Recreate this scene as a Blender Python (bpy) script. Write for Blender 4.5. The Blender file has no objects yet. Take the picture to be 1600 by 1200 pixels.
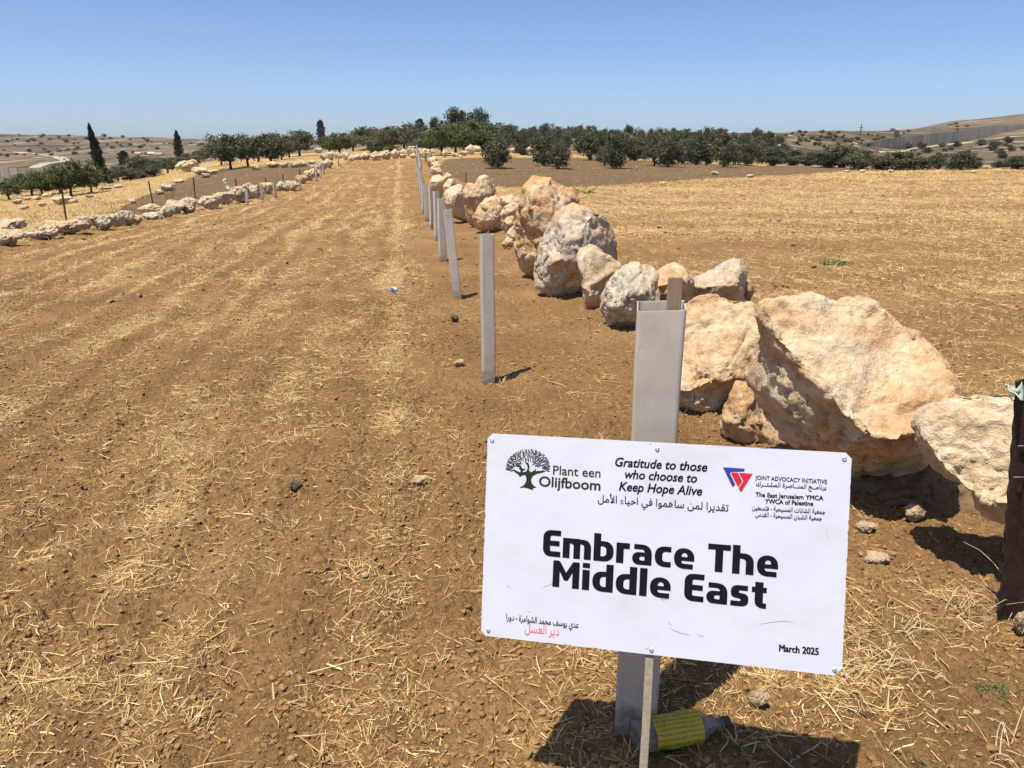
import bpy, bmesh, math, random
import numpy as np
from mathutils import Vector, Matrix

# ------------------------------------------------------------------ camera, sky, sun, exposure
S = bpy.context.scene
COL = S.collection
CAM_H, PITCH, FPX = 1.6, math.radians(17.2), 1200.0      # FPX: focal length in pixels of the 1600-wide photo
cd = bpy.data.cameras.new('camera')
cd.sensor_width = 36.0
cd.lens = 36.0 * FPX / 1600.0
cd.clip_start = 0.05
cd.clip_end = 20000
cam = bpy.data.objects.new('camera', cd)
cam.location = (0, 0, CAM_H)
cam.rotation_euler = (math.pi / 2 - PITCH, 0, 0)
COL.objects.link(cam)
S.camera = cam

SUN_EL = math.radians(70)
SUN_AZ = math.atan2(-0.72, -0.69)                        # measured from +Y towards +X
world = bpy.data.worlds.new('World')
S.world = world
world.use_nodes = True
wn = world.node_tree
sky = wn.nodes.new('ShaderNodeTexSky')
sky.sky_type = 'NISHITA'
sky.sun_disc = False
sky.sun_elevation = SUN_EL
sky.sun_rotation = SUN_AZ
sky.altitude = 2500
sky.air_density = 0.8
sky.dust_density = 7.0
sky.ozone_density = 6.0
bg = wn.nodes['Background']
bg.inputs['Strength'].default_value = 0.122
wn.links.new(sky.outputs[0], bg.inputs['Color'])

sl = bpy.data.lights.new('sun', 'SUN')
sl.energy = 5.0
sl.angle = math.radians(0.53)
sl.color = (1.0, 0.93, 0.81)
sun = bpy.data.objects.new('sun', sl)
sun.rotation_euler = Vector((math.sin(SUN_AZ) * math.cos(SUN_EL), math.cos(SUN_AZ) * math.cos(SUN_EL), math.sin(SUN_EL))).to_track_quat('Z', 'Y').to_euler()
sun.location = (-5, -5, 20)
COL.objects.link(sun)
S.view_settings.view_transform = 'Standard'
S.view_settings.look = 'None'
S.view_settings.gamma = 1
S.view_settings.use_curve_mapping = False
S.view_settings.exposure = 0.45
S.cycles.max_bounces = 6
S.cycles.diffuse_bounces = 3
S.cycles.transparent_max_bounces = 8

# ------------------------------------------------------------------ helpers
rng = np.random.default_rng(7)
random.seed(7)
ORD = ['first', 'second', 'third', 'fourth', 'fifth', 'sixth', 'seventh', 'eighth', 'ninth', 'tenth', 'eleventh', 'twelfth', 'thirteenth', 'fourteenth', 'fifteenth',
       'sixteenth', 'seventeenth', 'eighteenth', 'nineteenth', 'twentieth']
for _t in ('twenty', 'thirty', 'forty', 'fifty'):
    if _t != 'twenty':
        ORD.append(_t[:-1] + 'ieth')
    ORD += [_t + '-' + ORD[i] for i in range(9)]

def tag(o, label=None, cat=None, group=None, kind=None):
    if label: o['label'] = label
    if cat: o['category'] = cat
    if group: o['group'] = group
    if kind: o['kind'] = kind
    return o

def empty(name, loc, rz=0):
    o = bpy.data.objects.new(name, None)
    o.empty_display_size = 0.1
    o.location = loc
    o.rotation_euler = (0, 0, rz)
    COL.objects.link(o)
    return o

def np_mesh(name, V, F, smooth=False):
    """V: n x 3, F: list of int arrays (each m x k)"""
    me = bpy.data.meshes.new(name)
    V = np.asarray(V, np.float32)
    if not isinstance(F, list): F = [F]
    F = [np.asarray(f, np.int32) for f in F if len(f)]
    me.vertices.add(len(V))
    me.vertices.foreach_set('co', V.ravel())
    loops = np.concatenate([f.ravel() for f in F])
    tot = np.concatenate([np.full(len(f), f.shape[1], np.int32) for f in F])
    start = np.concatenate([[0], np.cumsum(tot)[:-1]]).astype(np.int32)
    me.loops.add(len(loops))
    me.loops.foreach_set('vertex_index', loops)
    me.polygons.add(len(tot))
    me.polygons.foreach_set('loop_start', start)
    me.polygons.foreach_set('loop_total', tot)
    me.polygons.foreach_set('use_smooth', np.full(len(tot), smooth, bool))
    me.update(calc_edges=True)
    return me

def attr(me, name, vals):
    a = me.attributes.new(name, 'FLOAT', 'POINT')
    a.data.foreach_set('value', np.asarray(vals, np.float32))

def link(name, me, mat=None, parent=None, loc=None):
    o = bpy.data.objects.new(name, me)
    if mat is not None and not me.materials: me.materials.append(mat)
    COL.objects.link(o)
    if parent is not None: o.parent = parent
    if loc is not None: o.location = loc
    return o

def bm_obj(name, bm, mat, parent=None, smooth=False):
    me = bpy.data.meshes.new(name)
    bm.normal_update()
    bm.to_mesh(me)
    bm.free()
    if smooth:
        me.polygons.foreach_set('use_smooth', np.ones(len(me.polygons), bool))
    return link(name, me, mat, parent)

def copy_tree(o, parent=None):
    c = o.copy()
    COL.objects.link(c)
    if parent is not None:
        c.parent = parent
    for ch in list(o.children):
        copy_tree(ch, c)
    return c

PERM = np.random.default_rng(3).permutation(4096).astype(np.int64)
PERM = np.concatenate([PERM, PERM])
def h3(i, j, k):
    return PERM[(PERM[(PERM[i & 4095] + (j & 4095)) & 4095] + (k & 4095)) & 4095]
GR = np.random.default_rng(5).normal(size=(4096, 3))
GR /= np.linalg.norm(GR, axis=1)[:, None]
def noise(P):
    """perlin noise for n x 3 points, about -1..1"""
    P = np.asarray(P, float)
    I = np.floor(P).astype(np.int64)
    f = P - I
    u = f * f * f * (f * (f * 6 - 15) + 10)
    r = 0
    for dx in (0, 1):
        wx = u[:, 0] if dx else 1 - u[:, 0]
        for dy in (0, 1):
            wy = u[:, 1] if dy else 1 - u[:, 1]
            for dz in (0, 1):
                wz = u[:, 2] if dz else 1 - u[:, 2]
                g = GR[h3(I[:, 0] + dx, I[:, 1] + dy, I[:, 2] + dz)]
                d = g[:, 0] * (f[:, 0] - dx) + g[:, 1] * (f[:, 1] - dy) + g[:, 2] * (f[:, 2] - dz)
                r = r + wx * wy * wz * d
    return r * 1.5
def n2(x, y, s, seed=0.0):
    return noise(np.stack([np.ravel(x) * s, np.ravel(y) * s, np.full(np.size(x), seed + 0.37)], 1)).reshape(np.shape(x))
def cells(x, y, s, seed):
    """distance to the nearest cell point and that cell's random value"""
    X, Y = x * s, y * s
    I, J = np.floor(X).astype(np.int64), np.floor(Y).astype(np.int64)
    best = np.full(X.shape, 9.0)
    val = np.zeros(X.shape)
    for a in (-1, 0, 1):
        for b in (-1, 0, 1):
            h = h3(I + a, J + b, np.full_like(I, seed))
            h2 = h3(I + a, J + b, np.full_like(I, seed + 17))
            d = np.hypot(I + a + (h % 64) / 64.0 - X, J + b + (h2 % 64) / 64.0 - Y)
            m = d < best
            best = np.where(m, d, best)
            val = np.where(m, (h // 64) / 64.0, val)
    return best, val
def sstep(a, b, x):
    t = np.clip((x - a) / (b - a), 0, 1)
    return t * t * (3 - 2 * t)

def ray(px, py):
    v = (py - 600.0) / FPX
    return np.array([(px - 800.0) / FPX, math.cos(PITCH) - math.sin(PITCH) * v, -math.sin(PITCH) - math.cos(PITCH) * v])

# ------------------------------------------------------------------ terrain
def px_az(px):
    return math.atan2((px - 800.0) / FPX, math.cos(PITCH) + math.sin(PITCH) * 0.30)
T_PX = [-400, 0, 200, 300, 400, 500, 600, 700, 800, 1000, 1200, 1300, 1400, 1500, 1600, 2000]
T_R = [0.1, 3, 8, 15, 25, 40, 60, 100, 200, 400, 700, 1100, 2500, 6000]
flat = [0.0] * len(T_PX)
T_Z = [flat, flat, flat, flat,
       [-.35, -.3, -.25, -.2, -.15, -.15, -.12, -.12, -.12, -.1, -.1, -.1, -.1, -.1, -.1, -.1],
       [-1.2, -1.1, -.5, -.3, -.1, .02, .1, .1, .08, 0, -.05, -.05, -.05, -.05, -.05, -.05]]
T_Y = [[305, 300, 285, 272, 261, 252, 247, 248, 252, 261, 266, 265, 264, 263, 262, 262],
       [295, 290, 275, 261, 249, 243, 238, 238, 239, 248, 254, 256, 257, 257, 256, 256],
       [285, 280, 265, 252, 240, 234, 228, 224, 222, 222, 229, 236, 248, 247, 240, 238],
       [255, 251, 246, 241, 234, 229, 224, 218, 214, 212, 213, 211, 233, 226, 215, 205],
       [226, 226, 227, 227, 227, 226, 222, 217, 212, 210, 208, 206, 207, 201, 193, 180],
       [209, 210, 214, 217, 221, 224, 224, 222, 218, 214, 211, 208, 206, 198, 190, 176],
       [222, 222, 222, 222, 222, 222, 226, 226, 226, 226, 222, 216, 208, 193, 184, 174],
       [233] * 16]
T_AZ = np.array([px_az(p) for p in T_PX])
for r, row in zip(T_R[6:], T_Y):
    z = []
    for p, y in zip(T_PX, row):
        d = ray(p, y)
        z.append(CAM_H + r * d[2] / math.hypot(d[0], d[1]))
    T_Z.append(z)
T_Z = np.array(T_Z)
T_LR = np.log(T_R)
def catmull(xs, x):
    i = np.clip(np.searchsorted(xs, x) - 1, 0, len(xs) - 2)
    t = np.clip((x - xs[i]) / (xs[i + 1] - xs[i]), 0, 1)
    return i, t
def hermite(y0, y1, m0, m1, t):
    t2, t3 = t * t, t * t * t
    return (2 * t3 - 3 * t2 + 1) * y0 + (t3 - 2 * t2 + t) * m0 + (-2 * t3 + 3 * t2) * y1 + (t3 - t2) * m1
def base_z(x, y):
    x, y = np.asarray(x, float), np.asarray(y, float)
    r = np.maximum(np.hypot(x, y), 0.11)
    az = np.arctan2(x, y)
    i, t = catmull(T_LR, np.log(r))
    azc = np.clip(az, T_AZ[0], T_AZ[-1])
    j, u = catmull(T_AZ, azc)
    u = u * u * (3 - 2 * u) * 0.6 + u * 0.4
    def row(k):
        k = np.clip(k, 0, len(T_R) - 1)
        return T_Z[k, j] * (1 - u) + T_Z[k, j + 1] * u
    y0, y1 = row(i), row(i + 1)
    lm, l0, l1, lp = [T_LR[np.clip(i + k, 0, len(T_R) - 1)] for k in (-1, 0, 1, 2)]
    d = l1 - l0
    s0 = (y1 - row(i - 1)) / (l1 - lm) * d
    s1 = (row(i + 2) - y0) / (lp - l0) * d
    sec = y1 - y0
    s0 = np.where(s0 * sec <= 0, 0, np.sign(sec) * np.minimum(np.abs(s0), 3 * np.abs(sec)))
    s1 = np.where(s1 * sec <= 0, 0, np.sign(sec) * np.minimum(np.abs(s1), 3 * np.abs(sec)))
    z = hermite(y0, y1, s0, s1, t)
    w = sstep(math.radians(60), math.radians(115), np.abs(az))
    return z * (1 - w)
MARCH = np.geomspace(0.6, 5500, 6000)
def hit(px, py):
    d = ray(px, py)
    d = d / math.hypot(d[0], d[1])
    z = base_z(d[0] * MARCH, d[1] * MARCH)
    gap = CAM_H + d[2] * MARCH - z
    k = np.argmax(gap < 0)
    if gap[k] >= 0:
        m = MARCH < 700
        k = np.argmin(np.where(m & (MARCH > 30), gap / MARCH, 9))
        r = MARCH[k]
    else:
        r = MARCH[k - 1] + (MARCH[k] - MARCH[k - 1]) * gap[k - 1] / (gap[k - 1] - gap[k])
    return np.array([d[0] * r, d[1] * r, float(base_z(d[0] * r, d[1] * r))])
def depth_of(p):
    return p[1] * math.cos(PITCH) + (CAM_H - p[2]) * math.sin(PITCH)
def inpoly(x, y, poly):
    c = np.zeros(x.shape, bool)
    n = len(poly)
    for i in range(n):
        x0, y0 = poly[i]
        x1, y1 = poly[(i + 1) % n]
        if y0 == y1: continue
        c ^= ((y0 > y) != (y1 > y)) & (x < (x1 - x0) * (y - y0) / (y1 - y0) + x0)
    return c
def gpoly(pts):
    return [tuple(hit(*p)[:2]) for p in pts]

# ground regions, in metres on the ground
POLY_LEFT_PLOUGH = gpoly([(150, 345), (215, 308), (300, 276), (345, 264), (430, 260), (505, 257), (520, 252), (470, 280), (380, 306), (250, 330)])
POLY_ORCHARD = gpoly([(684, 262), (700, 249), (780, 246), (900, 247), (1100, 255), (1230, 259), (1400, 262), (1600, 259), (1720, 258), (1720, 263), (1480, 265), (1330, 268), (1200, 275), (1050, 283), (905, 293), (800, 293), (740, 292)])
POLY_STRIP = gpoly([(-700, 700), (-300, 455), (0, 372), (130, 358), (260, 336), (370, 313), (440, 296), (480, 280), (520, 262), (545, 250), (655, 247), (652, 262), (640, 330), (620, 450), (590, 700), (560, 1000), (540, 1400), (-700, 1400)])

def field_masks(x, y):
    r = np.hypot(x, y)
    s = x + 0.14 * y
    plough = inpoly(x, y, POLY_ORCHARD) | inpoly(x, y, POLY_LEFT_PLOUGH)
    strip = inpoly(x, y, POLY_STRIP)
    return r, s, plough, strip
def straw_density(x, y):
    """how much straw lies at a point, 0..1"""
    r, s, plough, strip = field_masks(x, y)
    wob = n2(x, y, 0.55, 3.0) * 0.35 + n2(x, y, 2.1, 9.0) * 0.10
    big = n2(x * 1.0, y * 0.55, 0.9, 5.0)
    med = n2(x, y, 3.1, 7.0)
    fine = n2(x, y, 7.0, 12.0)
    band = 0.5 + 0.5 * np.cos(2 * np.pi * (s + 0.12 + wob * 0.95 + 0.22 * n2(x, y, 0.28, 61.0)) / 0.62)
    near = 0.20 + 0.62 * (0.35 + 0.65 * band ** 1.5) * sstep(-0.5, 0.45, big + 0.6 * med) + 0.28 * fine + 0.2 * med
    streak = noise(np.stack([s * 2.4, y * 0.22, np.full(x.shape, 4.2)], 1))
    far = 0.40 + 0.40 * streak + 0.58 * (band - 0.5) + 0.22 * big + 0.12 * med
    wl = sstep(-1.3, -2.8, s) * 0.6 + sstep(5.5, 12, r) * 0.4
    wl = np.clip(wl + sstep(9, 20, r), 0, 1)
    d_strip = near * (1 - wl) + far * wl
    first = np.exp(-((s + 0.10 + 0.12 * wob) / 0.20) ** 2)
    d_strip = np.maximum(d_strip * (1 - 0.55 * np.exp(-((s + 0.42 + 0.1 * wob) / 0.14) ** 2) * sstep(6, 3, r)), first * (0.78 + 0.45 * big + 0.35 * med))
    lane = 0.03 + 0.22 * sstep(0.15, 0.6, big + 0.4 * med)
    right = 0.44 + 0.30 * n2(x * 0.45, y, 0.9, 15.0) + 0.35 * n2(x * 0.10, y * 0.55, 0.9, 19.0) + 0.30 * med + 0.15 * fine + 0.25 * sstep(8, 25, r)
    d = np.where(s < 0.3, d_strip, np.where(s < 2.5, lane, right * sstep(2.4, 3.4, s)))
    d = np.where((~strip) & (s < -2) & (r > 12), 0.12, d)
    tuft = 0
    for (cx, cy, rad, a) in ((0.45, 2.15, 0.30, .75), (0.78, 2.05, 0.28, .8), (1.05, 2.0, 0.22, .7), (1.25, 2.3, 0.25, .55), (0.2, 1.75, 0.22, .5), (1.55, 2.35, 0.25, .5), (0.45, 1.5, 0.4, .25)):
        tuft = np.maximum(tuft, a * np.exp(-((x - cx) ** 2 + (y - cy) ** 2) / rad ** 2))
    d = np.maximum(d, tuft)
    d = np.where(plough, 0.06, d)
    d = np.where(r > 62, np.where(plough, 0.06, 0.0), d)
    return np.clip(d, 0, 1)

def relief(x, y):
    """clods, furrows and unevenness of the soil"""
    x, y = np.asarray(x, float), np.asarray(y, float)
    r = np.hypot(x, y)
    s = x + 0.14 * y
    strip = (s < 0.2) | (s > 2.6)
    fur = np.where(strip, 1.0, 0.25)
    h = n2(x, y, 0.33, 1.0) * 0.05 * sstep(1.0, 6, r)
    h += fur * 0.013 * np.cos(2 * np.pi * (s + 0.12 + n2(x, y, 0.55, 3.0) * 0.19) / 0.33) * sstep(150, 60, r)
    h += n2(x, y, 1.9, 2.0) * 0.025
    h += 0.085 * np.exp(-((s - 1.95 - 0.1 * n2(x, y, 0.8, 80)) / 0.38) ** 2) * sstep(4.4, 6.0, y) * sstep(30, 22, y)
    k = sstep(40, 18, r)
    h += k * n2(x, y, 5.0, 21.0) * 0.018
    near = r < 14
    if near.any():
        xx, yy, rr = x[near], y[near], r[near]
        kk = sstep(13, 7, rr)
        rough = 0.55 + 0.45 * sstep(-0.3, 0.4, n2(xx, yy, 0.8, 33.0))
        e = np.abs(n2(xx, yy, 11.0, 22.0)) * 0.016 + np.abs(n2(xx, yy, 24.0, 23.0)) * 0.014 + np.abs(n2(xx, yy, 55.0, 24.0)) * 0.014
        d, v = cells(xx + n2(xx, yy, 20, 4) * 0.02, yy + n2(xx, yy, 20, 6) * 0.02, 13.0, 3)
        R = 0.18 + 0.42 * v
        e += np.where(v > 0.25, 0.020 * v * np.sqrt(np.clip(1 - (d / R) ** 2, 0, 1)), 0)
        d, v = cells(xx, yy, 34.0, 5)
        R = 0.25 + 0.35 * v
        e += np.where(v > 0.3, 0.009 * v * np.sqrt(np.clip(1 - (d / R) ** 2, 0, 1)), 0)
        h[near] += kk * rough * (e - 0.012)
    far = r > 70
    if far.any():
        xx, yy, rr = x[far], y[far], r[far]
        h[far] += n2(xx, yy, 0.05, 41.0) * 0.5 * sstep(90, 220, rr) + n2(xx, yy, 0.012, 42.0) * 1.6 * sstep(250, 600, rr) + n2(xx, yy, 0.2, 43.0) * 0.12
    return h
def gz(x, y):
    x, y = np.atleast_1d(np.asarray(x, float)), np.atleast_1d(np.asarray(y, float))
    return base_z(x, y) + relief(x, y)
def gp(px, py):
    p = hit(px, py)
    p[2] = gz(p[0], p[1])[0]
    return p

# ------------------------------------------------------------------ materials
class NT:
    def __init__(s, name):
        s.m = bpy.data.materials.new(name)
        s.m.use_nodes = True
        s.t = s.m.node_tree
        s.b = s.t.nodes['Principled BSDF']
        s.out = s.t.nodes['Material Output']
    def n(s, typ, **kw):
        nd = s.t.nodes.new(typ)
        for k, v in kw.items():
            if k in nd.inputs: s.set(nd.inputs[k], v)
            else: setattr(nd, k, v)
        return nd
    def set(s, sock, v):
        if hasattr(v, 'links') or isinstance(v, bpy.types.NodeSocket): s.t.links.new(v, sock)
        else: sock.default_value = v
    def noise(s, scale, detail=4, rough=0.6, vec=None, dist=0.0):
        nd = s.n('ShaderNodeTexNoise')
        nd.inputs['Scale'].default_value = scale
        nd.inputs['Detail'].default_value = detail
        nd.inputs['Roughness'].default_value = rough
        nd.inputs['Distortion'].default_value = dist
        if vec is not None: s.t.links.new(vec, nd.inputs['Vector'])
        return nd.outputs['Fac']
    def ramp(s, fac, stops):
        nd = s.n('ShaderNodeValToRGB')
        s.set(nd.inputs['Fac'], fac)
        els = nd.color_ramp.elements
        while len(els) < len(stops): els.new(0.5)
        for e, (p, c) in zip(els, stops):
            e.position = p
            e.color = (c[0], c[1], c[2], 1) if hasattr(c, '__len__') else (c, c, c, 1)
        return nd.outputs['Color']
    def mix(s, fac, a, b, typ='MIX'):
        nd = s.n('ShaderNodeMixRGB', blend_type=typ)
        for k, v in (('Fac', fac), ('Color1', a), ('Color2', b)):
            if isinstance(v, tuple): v = (v[0], v[1], v[2], 1)
            s.set(nd.inputs[k], v)
        return nd.outputs['Color']
    def math(s, op, a, b=0.0, clamp=False):
        nd = s.n('ShaderNodeMath', operation=op)
        nd.use_clamp = clamp
        s.set(nd.inputs[0], a)
        s.set(nd.inputs[1], b)
        return nd.outputs[0]
    def pos(s, sx=1, sy=1, sz=1, obj=False):
        c = s.n('ShaderNodeTexCoord').outputs['Object'] if obj else s.n('ShaderNodeNewGeometry').outputs['Position']
        mp = s.n('ShaderNodeMapping')
        mp.inputs['Scale'].default_value = (sx, sy, sz)
        s.t.links.new(c, mp.inputs['Vector'])
        return mp.outputs['Vector']
    def attr(s, name):
        nd = s.n('ShaderNodeAttribute')
        nd.attribute_name = name
        return nd.outputs['Fac']
    def bump(s, h, strength=0.5, dist=0.01, normal=None):
        nd = s.n('ShaderNodeBump')
        nd.inputs['Strength'].default_value = strength
        nd.inputs['Distance'].default_value = dist
        s.t.links.new(h, nd.inputs['Height'])
        if normal is not None: s.t.links.new(normal, nd.inputs['Normal'])
        return nd.outputs['Normal']
    def done(s, color=None, rough=0.9, normal=None, spec=0.2, metal=0.0):
        if color is not None:
            s.set(s.b.inputs['Base Color'], (color[0], color[1], color[2], 1) if isinstance(color, tuple) else color)
        s.set(s.b.inputs['Roughness'], rough)
        s.b.inputs['Specular IOR Level'].default_value = spec
        s.b.inputs['Metallic'].default_value = metal
        if normal is not None: s.t.links.new(normal, s.b.inputs['Normal'])
        return s.m

def mat_ground():
    k = NT('ploughed soil with straw')
    p = k.pos()
    n1 = k.noise(0.9, 5, 0.6, p)
    nf = k.noise(26, 5, 0.7, p)
    ng = k.noise(110, 3, 0.7, p)
    soil = k.ramp(n1, [(0.3, (0.185, 0.106, 0.045)), (0.55, (0.250, 0.147, 0.063)), (0.75, (0.325, 0.202, 0.095))])
    soil = k.mix(0.55, soil, k.ramp(nf, [(0.3, (0.28, 0.26, 0.25)), (0.6, (0.78, 0.78, 0.78))]), 'OVERLAY')
    soil = k.mix(k.math('MULTIPLY', k.ramp(ng, [(0.62, 0.0), (0.72, 1.0)]), 0.35), soil, (0.42, 0.30, 0.17))
    st = k.attr('straw')
    # straw chaff: broken specks, denser where the straw lies
    sp1 = k.noise(70, 3, 0.75, k.pos(1, 1, 1), 1.5)
    sp2 = k.noise(9, 6, 0.8, k.pos(1.6, 0.55, 1), 0.4)
    sp3 = k.noise(1.7, 3, 0.6, k.pos(1.0, 0.35, 1), 0.4)
    spec = k.math('ADD', k.math('ADD', k.math('MULTIPLY', sp1, 0.45), k.math('MULTIPLY', sp2, 0.35)), k.math('MULTIPLY', sp3, 0.2))
    thr = k.math('SUBTRACT', 0.68, k.math('MULTIPLY', st, 0.27))
    m = k.math('MULTIPLY', k.math('SUBTRACT', spec, thr), 14.0, True)
    m = k.math('MULTIPLY', m, 0.85)
    sc = k.ramp(k.noise(60, 3, 0.7, p), [(0.3, (0.30, 0.19, 0.080)), (0.55, (0.46, 0.325, 0.150)), (0.75, (0.60, 0.46, 0.25))])
    col = k.mix(m, soil, sc)
    # dark ploughed orchard soil with a little green
    pl = k.attr('plough')
    pc = k.ramp(k.noise(1.6, 5, 0.65, p), [(0.3, (0.125, 0.077, 0.042)), (0.6, (0.180, 0.113, 0.060)), (0.78, (0.25, 0.172, 0.092))])
    pc = k.mix(k.ramp(k.noise(0.22, 4, 0.6, p), [(0.5, 0.0), (0.62, 0.75)]), pc, k.ramp(k.noise(3.0, 4, 0.7, p), [(0.35, (0.075, 0.075, 0.030)), (0.65, (0.15, 0.12, 0.06))]))
    col = k.mix(pl, col, pc)
    # dry grass of the slope on the left
    gr = k.attr('grass')
    gc = k.ramp(k.noise(1.1, 6, 0.7, p), [(0.3, (0.30, 0.195, 0.085)), (0.55, (0.43, 0.295, 0.135)), (0.75, (0.52, 0.37, 0.18))])
    gc = k.mix(k.ramp(k.noise(0.35, 4, 0.6, p), [(0.52, 0.0), (0.66, 0.7)]), gc, (0.20, 0.125, 0.065))
    col = k.mix(gr, col, gc)
    # stony far hills
    hl = k.attr('hill')
    hc = k.ramp(k.noise(0.035, 5, 0.66, k.pos(1, 0.12, 1)), [(0.36, (0.050, 0.040, 0.027)), (0.47, (0.100, 0.075, 0.047)), (0.56, (0.165, 0.121, 0.072)), (0.66, (0.29, 0.222, 0.145))])
    hc = k.mix(k.ramp(k.noise(0.16, 6, 0.75, k.pos(1, 0.06, 1)), [(0.50, 0.0), (0.57, 0.85)]), hc, (0.065, 0.058, 0.033))
    hc = k.mix(k.ramp(k.noise(0.2, 6, 0.75, k.pos(1, 0.07, 1)), [(0.57, 0.0), (0.63, 0.8)]), hc, (0.50, 0.43, 0.34))
    hc = k.mix(k.ramp(k.noise(0.012, 5, 0.6, k.pos(1, 0.3, 1)), [(0.56, 0.0), (0.66, 0.45)]), hc, (0.28, 0.15, 0.085))
    col = k.mix(hl, col, hc)
    nh = k.noise(58, 4, 0.75, p, 0.5)
    hh = k.math('ADD', k.math('MULTIPLY', nf, 1.0), k.math('ADD', k.math('MULTIPLY', nh, 0.8), k.math('MULTIPLY', ng, 0.4)))
    bn = k.bump(hh, 1.0, 0.024)
    return k.done(col, 0.95, bn, 0.1)
def mat_rock():
    """pale limestone; object colour = (rust, grey crust, brightness)"""
    k = NT('weathered limestone')
    oi = k.n('ShaderNodeObjectInfo')
    sep = k.n('ShaderNodeSeparateColor')
    k.t.links.new(oi.outputs['Color'], sep.inputs[0])
    loc = k.n('ShaderNodeVectorMath', operation='ADD')
    k.t.links.new(k.pos(obj=False), loc.inputs[0])
    sc = k.n('ShaderNodeVectorMath', operation='SCALE')
    k.t.links.new(oi.outputs['Location'], sc.inputs[0])
    sc.inputs['Scale'].default_value = 3.7
    k.t.links.new(sc.outputs[0], loc.inputs[1])
    p = loc.outputs[0]
    n1 = k.noise(2.2, 6, 0.62, p, 0.5)
    n2_ = k.noise(9, 6, 0.7, p, 0.3)
    n3 = k.noise(45, 4, 0.7, p)
    base = k.ramp(n2_, [(0.25, (0.36, 0.245, 0.135)), (0.45, (0.56, 0.43, 0.27)), (0.70, (0.72, 0.61, 0.44))])
    rust = k.ramp(n2_, [(0.3, (0.38, 0.19, 0.08)), (0.62, (0.66, 0.42, 0.21))])
    rm = k.math('MULTIPLY', k.ramp(n1, [(0.38, 0.0), (0.56, 1.0)]), sep.outputs[0])
    col = k.mix(rm, base, rust)
    crust = k.ramp(k.noise(14, 6, 0.75, p, 0.6), [(0.30, (0.17, 0.145, 0.12)), (0.46, (0.42, 0.38, 0.32)), (0.62, (0.66, 0.60, 0.50))])
    cm = k.math('MULTIPLY', k.ramp(k.noise(1.7, 5, 0.65, k.pos(1, 1, 1.0)), [(0.40, 0.0), (0.56, 1.0)]), sep.outputs[1])
    col = k.mix(cm, col, crust)
    col = k.mix(k.ramp(k.noise(30, 4, 0.7, p), [(0.66, 0.0), (0.74, 0.55)]), col, (0.12, 0.085, 0.055))
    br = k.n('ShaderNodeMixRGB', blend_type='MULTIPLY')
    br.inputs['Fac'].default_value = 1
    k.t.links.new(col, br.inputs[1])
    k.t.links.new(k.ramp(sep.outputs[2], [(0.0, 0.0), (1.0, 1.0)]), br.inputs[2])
    vor = k.n('ShaderNodeTexVoronoi', feature='DISTANCE_TO_EDGE')
    vor.inputs['Scale'].default_value = 5
    k.t.links.new(p, vor.inputs['Vector'])
    h = k.math('ADD', k.math('MULTIPLY', n2_, 1.0), k.math('ADD', k.math('MULTIPLY', n3, 0.45), k.math('MULTIPLY', k.noise(20, 5, 0.75, p, 0.8), 0.6)))
    bn = k.bump(h, 0.9, 0.03)
    return k.done(br.outputs[0], 0.92, bn, 0.15)
def mat_straw():
    k = NT('dry straw')
    c = k.ramp(k.attr('tint'), [(0.0, (0.32, 0.185, 0.060)), (0.4, (0.51, 0.345, 0.138)), (0.8, (0.68, 0.505, 0.245)), (1.0, (0.76, 0.64, 0.40))])
    return k.done(c, 0.7, None, 0.3)
def mat_leaf(name, dark, light, yellow=None):
    k = NT(name)
    oi = k.n('ShaderNodeObjectInfo')
    t = k.attr('tint')
    c = k.ramp(t, [(0.0, dark), (1.0, light)])
    c = k.mix(k.math('MULTIPLY', oi.outputs['Random'], 0.35), c, yellow or (light[0] * 1.25, light[1] * 1.1, light[2] * 0.9))
    tr = k.n('ShaderNodeBsdfTranslucent')
    k.t.links.new(c, tr.inputs['Color'])
    mx = k.n('ShaderNodeMixShader')
    mx.inputs[0].default_value = 0.25
    k.done(c, 0.65, None, 0.25)
    k.t.links.new(k.b.outputs[0], mx.inputs[1])
    k.t.links.new(tr.outputs[0], mx.inputs[2])
    k.t.links.new(mx.outputs[0], k.out.inputs['Surface'])
    return k.m
def mat_bark():
    k = NT('grey brown bark')
    c = k.ramp(k.noise(12, 5, 0.7, k.pos(1, 1, .3)), [(0.3, (0.045, 0.032, 0.024)), (0.7, (0.13, 0.10, 0.075))])
    return k.done(c, 0.95)
def mat_plain(name, c, rough=0.8, spec=0.3, var=0.15, scale=20, metal=0.0, bump=0.0):
    k = NT(name)
    n = k.noise(scale, 5, 0.65, k.pos(obj=True))
    d = tuple(v * (1 - var) for v in c)
    l = tuple(min(1, v * (1 + var)) for v in c)
    return k.done(k.ramp(n, [(0.3, d), (0.7, l)]), rough, k.bump(n, bump, 0.004) if bump else None, spec, metal)
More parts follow.
